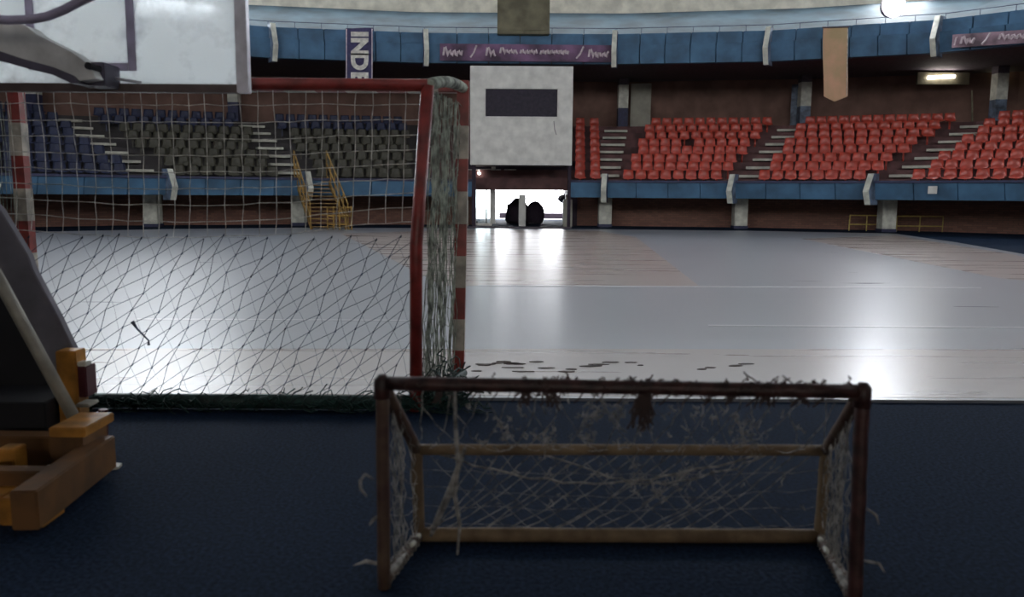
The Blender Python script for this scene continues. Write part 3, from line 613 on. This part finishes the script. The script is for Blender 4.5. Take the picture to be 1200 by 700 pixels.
# yellow steel stairs on the left: from the hall floor up into the stand
th = thing('steel_stairs', (at(380, 266, 31).x, 31, 0), 'yellow steel stairs climbing from the floor into the left stand', 'stairs')
Ya, Ybk = 28.7, 31.1
pa = gr(392, 270, 0); xa0, xa1 = at(364, 266, Ya).x, at(408, 266, Ya).x
xb0, xb1 = at(345, 206, Ybk).x, at(383, 206, Ybk).x; zt_ = 1.95
n = 14
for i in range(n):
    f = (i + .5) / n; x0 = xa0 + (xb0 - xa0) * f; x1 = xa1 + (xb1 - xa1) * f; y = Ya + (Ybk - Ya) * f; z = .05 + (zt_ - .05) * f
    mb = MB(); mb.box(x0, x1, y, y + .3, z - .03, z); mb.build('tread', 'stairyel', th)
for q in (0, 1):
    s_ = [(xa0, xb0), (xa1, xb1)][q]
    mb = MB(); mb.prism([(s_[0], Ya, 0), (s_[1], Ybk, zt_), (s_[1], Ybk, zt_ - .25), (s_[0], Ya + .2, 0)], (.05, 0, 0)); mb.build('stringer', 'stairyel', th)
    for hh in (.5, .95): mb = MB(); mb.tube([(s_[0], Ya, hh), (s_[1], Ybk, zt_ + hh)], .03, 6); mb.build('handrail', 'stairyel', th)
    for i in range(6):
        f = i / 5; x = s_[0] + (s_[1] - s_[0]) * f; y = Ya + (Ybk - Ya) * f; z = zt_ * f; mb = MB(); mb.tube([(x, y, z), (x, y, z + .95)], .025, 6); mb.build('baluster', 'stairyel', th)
# low steel landing frame at its foot
mb = MB()
x0, x1 = at(384, 262, 28.5).x, at(412, 262, 28.5).x
for z in (.2, .5, .8): mb.tube([(x0, 28.5, z), (x1, 28.5, z)], .03, 6)
for i in range(5): x = x0 + (x1 - x0) * i / 4; mb.tube([(x, 28.5, 0), (x, 28.5, .85)], .03, 6)
tag(mb.build('barrier_rail', 'stairyel'), 'yellow three-bar rail at the foot of the yellow stairs', 'rail')

# ================================================================= BIG GOAL
gx0, gx1 = at(24, 200, 5.53).x, at(541, 200, 5.53).x
goal = thing('handball_goal', ((gx0 + gx1) / 2, 5.5, 0), 'full-size goal with red and white striped posts and square mesh net', 'goal')
def bands(xb, xt, Yp, zt, n=9, name='post', start='red_paint'):
    po = MB(); w_ = .04
    def X(z): return xb + (xt - xb) * z / zt
    def bx(m_, z0, z1, w=w_): m_.hexa([(X(z0) - w, Yp - w, z0), (X(z0) + w, Yp - w, z0), (X(z0) + w, Yp + w, z0), (X(z0) - w, Yp + w, z0)], [(X(z1) - w, Yp - w, z1), (X(z1) + w, Yp - w, z1), (X(z1) + w, Yp + w, z1), (X(z1) - w, Yp + w, z1)])
    bx(po, 0.02, zt); p = po.build(name, 'red_paint', goal)
    for i in range(n):
        if i % 2 == 1:
            z0 = zt - (zt) * (i + 1) / n; z1 = zt - zt * i / n; b_ = MB(); bx(b_, z0, z1, w_ + .0015); o = b_.build('white_stripe', 'white_band', p)
topf = at(540, 109, 5.53).z
bands(at(537, 449, 5.53).x, at(543, 109, 5.53).x, 5.53, topf)
lt = at(18, 105, 5.53).x
bands(at(31, 330, 5.53).x + .03, lt, 5.53, topf)
xl = lt - .04; xr = at(543, 109, 5.53).x + .04
mb = MB(); mb.box(xl, xr, 5.49, 5.57, topf, topf + .08); cb = mb.build('crossbar', 'red_paint', goal, bevel=.006)
for i in range(7):
    x = xl + (xr - xl) * (i * 2 + 1) / 15; mb = MB(); mb.box(x, x + (xr - xl) / 15, 5.4885, 5.5715, topf - .0015, topf + .0815); mb.build('white_stripe', 'white_band', cb)
# rear frame
Yr = 4.72; nt_ = at(501, 100, Yr); nb = at(487.5, 487, Yr)
mb = MB(); mb.tube([(nb.x, Yr, 0), (nb.x + .01, Yr, 1.0), (nt_.x, Yr, nt_.z)], .038, 14); relabel(mb.build('rear_post', 'red_paint', goal, smooth=True), 'plain red rear post')
xlr = nt_.x - 3.05; zr = nt_.z
mb = MB(); mb.tube([(xlr - .0, Yr, 0), (xlr, Yr, zr)], .042, 14); relabel(mb.build('rear_post', 'red_paint', goal, smooth=True), 'plain red rear post')
zl_ = at(5, 100, Yr).z
mb = MB(); mb.tube([(xlr, Yr, zr - .0), (nt_.x, Yr, zr)], .036, 12); relabel(mb.build('rear_top_bar', 'red_paint', goal, smooth=True), 'red top bar carrying the net')
for xa, xb_ in ((nt_.x, xr - .04), (xlr, xl + .04)):
    pts = [Vector((xa, Yr, zr)).lerp(Vector((xb_, 5.5, topf + .03)), f) + Vector((0, 0, .03 * math.sin(f * math.pi))) for f in [i / 8 for i in range(9)]]
    mb = MB(); mb.tube(pts, .035, 10); mb.build('side_top_bar', 'net_side', goal, smooth=True)
    mb = MB(); mb.tube([(xa, Yr, .06), (xb_, 5.5, .06)], .03, 10); mb.build('side_base_bar', 'green', goal, smooth=True)
mb = MB(); mb.tube([(xlr, Yr, .05), (nb.x, Yr, .05)], .045, 12); relabel(mb.build('base_bar', 'green', goal, smooth=True), 'dark green ground bar with bunched net')
# net: square mesh above, sheared diamond mesh below
def wob(p, a): return Vector((p[0] + R_.uniform(-a, a), p[1] + R_.uniform(-a, a), p[2] + R_.uniform(-a, a)))
x1 = nt_.x - .03; x0 = xlr; cell = .0965; ncol = int((x1 - x0) / cell); zsplit = 1.06; ztop_ = zr - .02; nrow = int((ztop_ - zsplit) / .092)
mb = MB(); grid = {}
for r in range(nrow + 1):
    for c_ in range(ncol + 1):
        f = r / nrow; x = x1 - cell * c_ - .035 * f * (1 + .35 * math.sin(c_ * .5)) ; sag = .03 * math.sin(c_ * .21 + 1.5) * (f) - (.05 * max(0, 1 - c_ / 8)) * -f * 1.0
        grid[r, c_] = wob((x, Yr + .02 + .06 * math.sin(f * 2.2) + .02 * math.sin(c_ * .8), ztop_ - (ztop_ - zsplit) * f + sag), .005)
for r in range(nrow + 1):
    mb.tube([grid[r, c_] for c_ in range(ncol + 1)], .0022 if r else .009, 4, False)
for c_ in range(ncol + 1):
    pts = []
    for r in range(nrow + 1): pts.append(grid[r, c_]); 
    mb.tube(pts, .0024, 4, False)
net = mb.build('net', 'net_lit', goal, kind='stuff'); relabel(net, 'square mesh net')
mb = MB(); kn = MB()
rows2 = 9; w2 = .125
def gp(i, j, sh, ph, dep):      # lower net knots
    z = zsplit - .02 - j * (zsplit - .06) / rows2; x = x1 - .04 - i * w2 - j * sh + .016 * math.sin(i * 1.3 + ph) ; 
    return Vector((x + .012 * math.sin(j * 2.1 + i * 1.7 + ph), Yr + .02 + dep + .03 * math.sin(i * .6 + j * .5), z + .012 * math.sin(i * 2.3 + j + ph)))
for i in range(-6, 29):
    pts = [gp(i, j, .052, 0, 0) for j in range(rows2 + 1)]; pts = [p for p in pts if p.x < x1 + .0]
    if len(pts) > 1: mb.tube(pts, .0019, 4, False)
    for k in range(len(pts)):
        if R_.random() < .75: kn.tube([pts[k] - Vector((0, 0, .009)), pts[k], pts[k] + Vector((.004, 0, .009))], [.001, .0058, .001], 5)
for d0 in range(-12, 36):
    pts = [gp(d0 + j, j, .052, 0, 0) for j in range(rows2 + 1)]; pts = [p for p in pts if xlr < p.x < x1]
    if len(pts) > 1: mb.tube(pts, .0016, 4, False)
for d0 in range(-4, 34):
    pts = [gp(d0 - j * .55, j, .03, 2, .05) for j in range(rows2 + 1)]; pts = [p for p in pts if xlr < p.x < x1]
    if len(pts) > 1: mb.tube(pts, .0009, 3, False)
ln = mb.build('net', 'net_backlit', goal, kind='stuff'); relabel(ln, 'knotted diamond mesh in the lower net, coloured dark as backlit'); kn.build('net_knots', 'net_backlit', goal, kind='stuff')
mb = MB(); a = at(155, 377, Yr); b = at(174, 399, Yr); mb.tube([a, a.lerp(b, .3) + Vector((0, 0, -.01)), b, b - Vector((0, 0, .03))], [.012, .006, .005, .009], 6); mb.build('torn_knot', 'net_backlit', goal)
# side net, dense wavy cords between rear and front posts
mb = MB()
for i in range(44):
    f = R_.uniform(.1, .93); pts = []; 
    for k in range(22):
        g = k / 21; x = nt_.x + (nb.x - nt_.x) * g; x2 = xr - .05 - .03 * g; ff = f + .035 * math.sin(k * .9 + i * 2) + R_.uniform(-.03, .03)
        pts.append(Vector((x + (x2 - x) * ff, Yr + (5.48 - Yr) * ff, zr - .02 - (zr - .1) * g + R_.uniform(-.01, .01))))
    mb.tube(pts, R_.uniform(.002, .0042), 4, False)
for k in range(19):
    g = k / 19; mb.tube([Vector((nt_.x + (nb.x - nt_.x) * g + (xr - .05 - nt_.x) * f, Yr + (5.48 - Yr) * f, zr - .05 - (zr - .1) * g + .04 * math.sin(f * 9 + k) * f)) for f in [q / 8 for q in range(9)]], .0022, 4, False)
relabel(mb.build('net', 'net_side', goal, kind='stuff'), 'greyish green side net hanging slack')
mb = MB()
for i in range(30):
    x = xlr - .01 + R_.uniform(0, .0); f = i / 29; mb.tube([Vector((xlr + (xl + .04 - xlr) * f + R_.uniform(-.01, .01), Yr + .78 * f, zr - .03 - (zr - .1) * k / 9)) for k in range(10)], .0022, 4, False)
relabel(mb.build('net', 'net_side', goal, kind='stuff'), 'left side net')
# bunched skirt lying on the ground bar
mb = MB()
for i in range(260):
    x = xlr + (nb.x + .35 - xlr) * i / 260; z = R_.uniform(.02, .085); pts = [Vector((x, Yr - R_.uniform(.02, .09), z))]
    for k in range(5): pts.append(pts[-1] + Vector((R_.uniform(.0, .05), R_.uniform(-.02, .02), R_.uniform(-.035, .035))))
    for p in pts: p.z = max(.01, p.z)
    mb.tube(pts, .004, 4, False)
for i in range(150):           # heap round the foot of the right rear post
    c = Vector((nb.x + R_.uniform(.02, .26), Yr + R_.uniform(-.05, .4), R_.uniform(.02, .2) * R_.random() + .02)); pts = [c]
    for k in range(6): pts.append(pts[-1] + Vector((R_.uniform(-.05, .05), R_.uniform(-.04, .04), R_.uniform(-.04, .05))))
    for p in pts: p.z = max(.01, p.z)
    mb.tube(pts, .0045, 4, False)
relabel(mb.build('net_skirt', 'green', goal, kind='stuff'), 'dark green net bunched along the ground')

# ================================================================= SMALL GOAL
FL = gr(450, 690); FR = gr(1001, 713); BL = gr(492, 634); BR = gr(960, 636)
FL.z = FR.z = BL.z = BR.z = 0
def upz(p, px, py):
    q = at(px, py, p.y); return Vector((q.x, p.y, q.z))
TL = upz(FL, 448, 449); TR = upz(FR, 1011, 459); SL = upz(BL, 488, 527); SR = upz(BR, 968, 528)
zc = Vector((0, 0, .025))
sg = thing('mini_goal', (FL + FR) / 2, 'small rusty pipe goal with torn net on the dark blue floor', 'goal')
def pipe(nm, a, b, r, mt, lab=None, n=14):
    pts = [a.lerp(b, i / 10) + Vector((R_.uniform(-1, 1), 0, R_.uniform(-1, 1))) * .0012 for i in range(11)]
    mb = MB(); mb.tube(pts, r, n); o = mb.build(nm, mt, sg, smooth=True)
    if lab: relabel(o, lab)
    return o
r = .0215
fr = pipe('front_post', FL + zc * .2, TL, r, 'rust'); pipe('front_post', FR + zc * .2, TR, r * 1.05, 'rust_red')
pipe('crossbar', TL, TR, r * 1.05, 'rust_red', 'dark red-brown crossbar')
for p, q in ((TL, 'corner_joint'), (TR, 'corner_joint')):
    mb = MB(); mb.tube([p - Vector((0, 0, .05)), p + Vector((0, 0, .012)), p + Vector((0, 0, .028))], [.027, .027, .012], 14); mb.build(q, 'rust_red', sg, smooth=True)
pipe('rear_post', BL + zc, SL, r, 'woodbar'); pipe('rear_post', BR + zc, SR, r, 'woodbar')
pipe('rear_top_bar', SL, SR, r * .95, 'woodbar'); pipe('rear_base_bar', BL + zc, BR + zc, r * 1.25, 'woodbar', 'pale weathered base bar')
pipe('slanting_bar', TL, SL, r, 'rust'); pipe('slanting_bar', TR, SR, r, 'rust')
pipe('side_base_bar', FL + zc, BL + zc, r * .9, 'rust'); pipe('side_base_bar', FR + zc, BR + zc, r * .9, 'rust')
for a, b in ((FL, BL), (FR, BR)):            # tape and rope on the side bars; pale strips also paint in their highlights
    inn = Vector((.012 if a is FL else -.012, 0, .015))
    for f0, f1, mt in ((.06, .46, 'rope'), (.2, .4, 'tape'), (.62, .74, 'tape'), (.82, .9, 'tape')):
        mb = MB(); p0, p1 = a.lerp(b, f0) + zc + inn, a.lerp(b, f1) + zc + inn * 1.1
        mb.tube([p0, p0.lerp(p1, .3), p0.lerp(p1, .7), p1], [.003, .0095, .0095, .003] if mt == 'tape' else [.004, .012, .011, .004], 8); mb.build('wrap_highlight', mt, sg, smooth=True)
    mb = MB(); pts = [a.lerp(b, t / 60) + zc + Vector((math.cos(t * 1.3) * .024, 0, math.sin(t * 1.3) * .024)) for t in range(4, 52)]; mb.tube(pts, .003, 5); mb.build('lashing', 'rope', sg)
def frond(a, b, sag, r_, mb, n=10, jit=.008):
    pts = []
    for i in range(n + 1):
        f = i / n; p = a.lerp(b, f); p = p + Vector((R_.uniform(-jit, jit), R_.uniform(-jit, jit) * .6, -sag * math.sin(f * math.pi) + R_.uniform(-jit, jit) * .6)); p.z = max(.006, p.z); pts.append(p)
    mb.tube(pts, r_, 4, False); return pts
TB = lambda f: TL.lerp(TR, f); SB = lambda f: SL.lerp(SR, f); BB = lambda f: BL.lerp(BR, f) + zc * 1.6
net = MB(); tuft = MB()
for i in range(16):            # sloping roof of the net, hanging slack from the crossbar
    f = .03 + i * .062; pts = frond(TB(f), SB(min(1, max(0, f - .12 + R_.uniform(-.03, .03)))), R_.uniform(.03, .08), .0016, net)
for i in range(12):
    f = .05 + i * .08; frond(TB(f), SB(min(1, f + .1)), R_.uniform(.03, .09), .0012, net)
for i in range(22):            # rear panel, long strands falling to the left
    f = .12 + i * .043; g = max(0.02, f - .26 - R_.uniform(0, .06)); 
    if f <= 1: frond(SB(f), BB(g), R_.uniform(.0, .05), .0018, net, 12, .006)
for i in range(13):
    f = .02 + i * .06; frond(SB(f), BB(min(.98, f + .2)), R_.uniform(0, .04), .0009, net, 10, .006)
for i in range(4):
    z = .07 + i * .07; frond(BL + Vector((0, 0, z)), BR + Vector((0, 0, z)), R_.uniform(.01, .04), .0009, net, 24, .012)
frond(SL.lerp(SR, .02), SL.lerp(SR, .86), .13, .004, net, 20, .01); frond(SB(.30), SB(.86) + Vector((0, 0, -.02)), .12, .003, net, 20, .012)
for side in (0, 1):            # side panels
    T_, S_, F_, B_ = ((TL, SL, FL, BL), (TR, SR, FR, BR))[side]
    for i in range(14 if side == 0 else 30):
        f = R_.random(); a = T_.lerp(S_, f); b = F_.lerp(B_, min(1, max(0, f + R_.uniform(-.15, .15)))) + zc * 1.5; frond(a, b, 0, R_.uniform(.0012, .0024), net, 12, .012)
    for i in range(6): f = (i + 1) / 8; frond(F_.lerp(T_, f), B_.lerp(S_, f), .02, .0012, net, 8, .008)
relabel(net.build('net', 'rope', sg, kind='stuff'), 'torn slack net')
# thick hanging strand near the left and frayed bundles
mb = MB(); a = TB(.115) + Vector((0, .02, -.01))
st_ = [at(533, 460, 2.2), at(534, 500, 2.25), at(537, 545, 2.3), at(533, 580, 2.35), at(539, 615, 2.4), at(536, 650, 2.42)]
mb.tube(st_, [.004, .006, .007, .007, .006, .003], 6); mb.tube([at(545, 525, 2.35), at(528, 575, 2.4), at(512, 610, 2.5), at(505, 628, 2.6)], [.006, .012, .011, .006], 6); mb.build('hanging_strand', 'rope', sg)
for k in range(520):           # wound fibres on the crossbar
    f = R_.betavariate(1.6, 1.1) if k % 2 else R_.choice([.33, .55, .56, .78, .8, .82, .9, .36]) + R_.uniform(-.03, .03)
    f = min(.985, max(.06, f)); c = TB(f) + Vector((0, R_.uniform(-.02, .02), R_.uniform(-.018, .022))); pts = [c]
    for q in range(4): pts.append(pts[-1] + Vector((R_.uniform(-.013, .013), R_.uniform(-.008, .008), R_.uniform(-.011, .010))))
    tuft.tube(pts, .0022, 4, False)
for f, L_, n_ in ((.31, .05, 14), (.36, .06, 14), (.557, .11, 40), (.12, .05, 8), (.68, .03, 6), (.75, .03, 6), (.81, .04, 10), (.88, .04, 8), (.93, .03, 5)):
    for k in range(n_):
        a = TB(f + R_.uniform(-.012, .012)) + Vector((0, 0, -.015)); frond(a, a + Vector((R_.uniform(-.03, .03), .02, -L_ * R_.uniform(.5, 1.2))), 0, .0028, tuft, 5, .006)
for f in [.16 + .045 * i for i in range(18)]: a = TB(f) + Vector((0, 0, -.02)); frond(a, a + Vector((-.025, .03, -.04)), 0, .0026, tuft, 4, .002)
for f, dx in ((.79, -.05), (.86, -.035), (.81, .03), (.84, .02), (.72, .01), (.56, .015), (.37, .01)): a = TB(f) + Vector((0, 0, .02)); frond(a, a + Vector((dx, 0, abs(dx) * .55 + .008)), 0, .0022, tuft, 4, .002)
relabel(tuft.build('frayed_cord', 'rope_dark', sg, kind='stuff'), 'dark frayed cord wound round the crossbar')
wisps = MB()
for k in range(150):           # loose wisps caught in the net
    b = R_.random(); c = (TB(R_.choice([.36, .56, .72, .8, R_.random()]) + R_.uniform(-.05, .05)).lerp(SB(R_.random()), R_.uniform(.2, 1)) if b < .6 else SB(R_.random()).lerp(BB(R_.random()), R_.random() * .7)); pts = [c]
    for q in range(4): pts.append(pts[-1] + Vector((R_.uniform(-.014, .014), R_.uniform(-.01, .01), R_.uniform(-.018, .012))))
    wisps.tube(pts, R_.uniform(.001, .0024), 4, False)
for px, py, Y in ((700, 480, 2.3), (725, 485, 2.3), (880, 520, 2.3), (865, 500, 2.3), (690, 500, 2.35), (800, 560, 2.6), (745, 555, 2.6), (770, 575, 2.6), (640, 515, 2.4), (590, 505, 2.4)):
    for k in range(14):
        c = at(px + R_.uniform(-12, 12), py + R_.uniform(-14, 14), Y); pts = [c]
        for q in range(4): pts.append(pts[-1] + Vector((R_.uniform(-.012, .012), R_.uniform(-.01, .01), R_.uniform(-.016, .012))))
        wisps.tube(pts, R_.uniform(.001, .002), 4, False)
wisps.build('loose_fibres', 'rope', sg, kind='stuff')
mb = MB(); mb.tube([at(438, 562, 2.12), at(428, 556, 2.12), at(422, 564, 2.12), at(423, 574, 2.12), at(430, 582, 2.12)], [.002, .003, .004, .004, .001], 6); mb.build('loose_end', 'rope', sg); mb = MB(); mb.tube([FL + Vector((-.02, 0, .25)), FL + Vector((-.035, 0, .235)), FL + Vector((-.045, 0, .22))], [.004, .006, .002], 6); mb.build('loose_end', 'rope', sg); mb = MB(); mb.tube([FL + Vector((-.01, 0, .085)), FL + Vector((-.06, .01, .09)), FL + Vector((-.1, .0, .08))], [.006, .006, .001], 6); mb.build('loose_end', 'rope', sg); mb = MB(); mb.tube([FR + Vector((.02, 0, .33)), FR + Vector((.05, 0, .31)), FR + Vector((.06, 0, .28))], [.003, .004, .001], 6); mb.build('loose_end', 'rope', sg); mb = MB(); mb.tube([FR + Vector((.02, 0, .16)), FR + Vector((.07, 0, .15)), FR + Vector((.09, 0, .12))], [.003, .004, .001], 6); mb.build('loose_end', 'rope', sg)

# ================================================================= PORTABLE HOOP
hoop = thing('portable_hoop', (-2.1, 3.6, 0), 'portable basketball hoop with hazy backboard on an orange steel base, left', 'basketball hoop')
Yk = 4.27
bx0 = at(-108, 60, Yk).x; bx1 = at(284, 60, Yk).x; bz0 = at(100, 101, Yk).z; bz1 = bz0 + 1.06
mb = MB(); mb.box(bx0, bx1, Yk, Yk + .012, bz0, bz1); board = mb.build('backboard', 'acrylic', hoop)
def fr_(nm, x0, x1, z0, z1, mt, y0=-.02, y1=.035): mb = MB(); mb.box(x0, x1, Yk + y0, Yk + y1, z0, z1); return mb.build(nm, mt, board, bevel=.003)
fr_('frame_upright', bx1 - .03, bx1 + .03, bz0 - .03, bz1, 'frame_l'); fr_('frame_upright', bx0 - .03, bx0 + .03, bz0 - .03, bz1, 'frame_l')
relabel(fr_('frame_rail', bx0 + .03, bx1 - .03, bz0 - .03, bz0 + .012, 'frame_d'), 'dark bottom rail'); fr_('frame_rail', bx0 + .03, bx1 - .03, bz1 - .03, bz1, 'frame_l')
tx0 = at(34.5, 20, Yk).x; tx1 = at(152, 20, Yk).x; tz0 = at(100, 78, Yk).z; tz1 = tz0 + .45
for x in (tx0, tx1): fr_('target_line', x - .022, x + .022, tz0 - .02, tz1, 'purple', -.003, .015)
fr_('target_line', tx0 + .022, tx1 - .022, tz0 - .02, tz0 + .02, 'purple', -.003, .015); fr_('target_line', tx0 + .022, tx1 - .022, tz1 - .04, tz1, 'purple', -.003, .015)
# rim on the far side of the board
rc = Vector(((tx0 + tx1) / 2, Yk + .4, tz0 - .01)); mb = MB(); mb.tube([rc + Vector((math.cos(a) * .225, math.sin(a) * .225, 0)) for a in [i / 24 * 6.2832 for i in range(25)]], .01, 8); mb.box(rc.x - .06, rc.x + .06, Yk + .015, Yk + .19, rc.z - .02, rc.z + .0)
mb.build('rim', 'orange', hoop, smooth=True)
# lifting arm
Ym = 3.9
def arm_poly(pts, y0, y1, nm, mt, lab=None):
    mb = MB(); mb.prism([at(x, y, y0) for x, y in pts], Vector((0, y1 - y0, 0))); o = mb.build(nm, mt, hoop, bevel=.004)
    if lab: relabel(o, lab)
    return o
arm_poly([(-120, -10), (30, 30), (42, 40), (84, 61), (104, 76), (112, 92), (92, 95), (66, 82), (-10, 62), (-120, 36)], 4.02, 4.14, 'arm', 'armgrey', 'pale grey tapered lifting arm')
arm_poly([(-120, 34), (0, 60), (20, 67), (60, 78), (84, 88), (92, 97), (84, 98), (60, 87), (20, 77), (0, 71), (-120, 44)], 3.99, 4.16, 'arm_flange', 'armdark', 'dark lower flange of the arm')
mb = MB(); a = at(104, 84, 4.05); mb.box(a.x - .055, a.x + .05, 4.1, Yk - .0, a.z - .06, a.z + .055); mb.build('board_bracket', 'armdark', hoop, bevel=.006)
mb = MB(); a = at(103, 77, 4.0); mb.tube([a, a + Vector((0, .14, 0))], .018, 12); mb.build('pivot_bolt', 'black', hoop)
mb = MB(); mb.tube([at(114, 86, 4.22), at(130, 91, 4.22), at(165, 97, 4.22)], .008, 6); mb.build('brace', 'frame_l', hoop)
mb = MB(); pts = [at(x, y, 3.6) for x, y in ((-120, 24), (-60, 22), (-20, 22), (10, 23.5), (35, 23), (55, 19.5), (75, 11.5), (95, 1), (115, -8), (150, -26))]; mb.tube(pts, .019, 12); relabel(mb.build('curved_pipe', 'purple', hoop, smooth=True), 'bent grey violet pipe')
# mast with pad, strut
arm_poly([(-140, 60), (-70, 170), (0, 246), (33, 300), (38, 316), (68, 372), (88, 414), (92, 432), (66, 436), (46, 400), (0, 330), (-130, 150)], 3.98, 4.03, 'mast_pad', 'pad', 'dark grey padded mast')
arm_poly([(-110, 200), (0, 345), (70, 440), (74, 488), (55, 505), (0, 500), (-110, 480)], 4.1, 4.3, 'rear_plate', 'black', 'black inner plate')
mb = MB(); mb.tube([at(-70, 205, 3.8), at(0, 330, 3.74), at(88, 492, 3.66)], .029, 12); relabel(mb.build('strut', 'strut', hoop, smooth=True), 'pale grey diagonal strut')
def bx(nm, px0, px1, py0, py1, Y, dy, mt, lab=None):
    a = at(px0, py1, Y); b = at(px1, py0, Y); mb = MB(); mb.box(a.x, b.x, Y, Y + dy, a.z, b.z); o = mb.build(nm, mt, hoop, bevel=.005)
    if lab: relabel(o, lab)
    return o
bx('upright', 71, 88, 412, 512, 3.85, .1, 'orange', 'orange square upright')
bx('upright', 88.5, 100, 430, 466, 3.86, .1, 'darkred', 'dark red upright')
bx('pale_tab', 88, 100, 425, 430, 3.86, .06, 'tape'); bx('pale_tab', 88, 104, 474, 478, 3.75, .1, 'strut')
# chassis on the floor
def beam(nm, a, b, wd, z0, z1, mt, lab=None):
    a = Vector((a[0], a[1], 0)); b = Vector((b[0], b[1], 0)); d = (b - a).normalized(); s_ = Vector((-d.y, d.x, 0)) * wd; mb = MB()
    q = [a, b, b + s_, a + s_]; mb.hexa([(p.x, p.y, z0) for p in q], [(p.x, p.y, z1) for p in q]); o = mb.build(nm, mt, hoop, bevel=.006)
    if lab: relabel(o, lab)
    return o
e = gr(137, 548, .03); n_ = gr(46, 622, .03)
beam('chassis_beam', (n_.x, n_.y), (e.x, e.y), .1, .03, .185, 'orange2', 'long orange side beam')
beam('chassis_beam', (e.x - .6, e.y - .02), (e.x - .1, e.y - .02), .1, .03, .18, 'orange2')
beam('chassis_beam', (n_.x - 1.0, n_.y + .25), (n_.x - .1, n_.y + .25), .08, .03, .17, 'orange2')
bx('raised_block', 60, 96, 513, 560, 3.42, .22, 'orange2', 'raised orange block'); bx('block_cap', 57, 99, 502, 513, 3.40, .26, 'orange', 'orange flange on the block')
bx('stub_tube', 21, 32.5, 580, 626, 2.98, .16, 'orange', 'bright orange stub'); bx('stub_tube', 34, 47, 580, 626, 2.98, .16, 'orange', 'bright orange stub'); bx('stub_tube', 1, 17, 585, 622, 3.0, .16, 'orange', 'bright orange stub'); bx('stub_tube', -40, -2, 585, 620, 3.0, .16, 'orange')
bx('upright', -4, 15, 528, 568, 3.3, .1, 'orange', 'short orange upright at the left')
bx('counterweight', -120, 52, 472, 560, 3.75, .4, 'black', 'black counterweight box')
mb = MB(); mb.tube([at(20, 575, 3.25), at(58, 547, 3.55)], .012, 6); mb.build('edge_rod', 'strut', hoop)
for px, py, Y in ((70, 573, 3.45), (12, 610, 3.25)):
    c = gr(px, 600); mb = MB(); 
    mb.tube([Vector((-2.0, Y, .05)), Vector((-1.95, Y, .05))], .05, 16); mb.build('caster_wheel', 'black', hoop)
mb = MB(); c = at(119, 505, 3.72); mb.tube([at(121, 512, 3.74), at(121, 480, 3.74)], .022, 10); mb.build('jack_handle', 'darkred', hoop)
mb = MB(); mb.box(at(104, 510, 3.7).x, at(112, 510, 3.7).x, 3.7, 3.8, .185, .24); mb.build('pale_tab', 'tape', hoop)
mb = MB(); a = gr(126, 552); mb.prism([gr(127, 552, .002), gr(134, 545, .002), gr(143, 546, .002), gr(139, 550, .002)], (0, 0, .012)); tag(mb.build('tape_scrap', 'tape'), 'white triangular scrap of tape beside the orange hoop base', 'tape')
# bench edge glimpsed under the mast
mb = MB(); a = at(24, 466, 4.6); b = at(66, 464, 4.6); mb.tube([a, b], .012, 6); mb.build('cross_rod', 'tape', hoop)
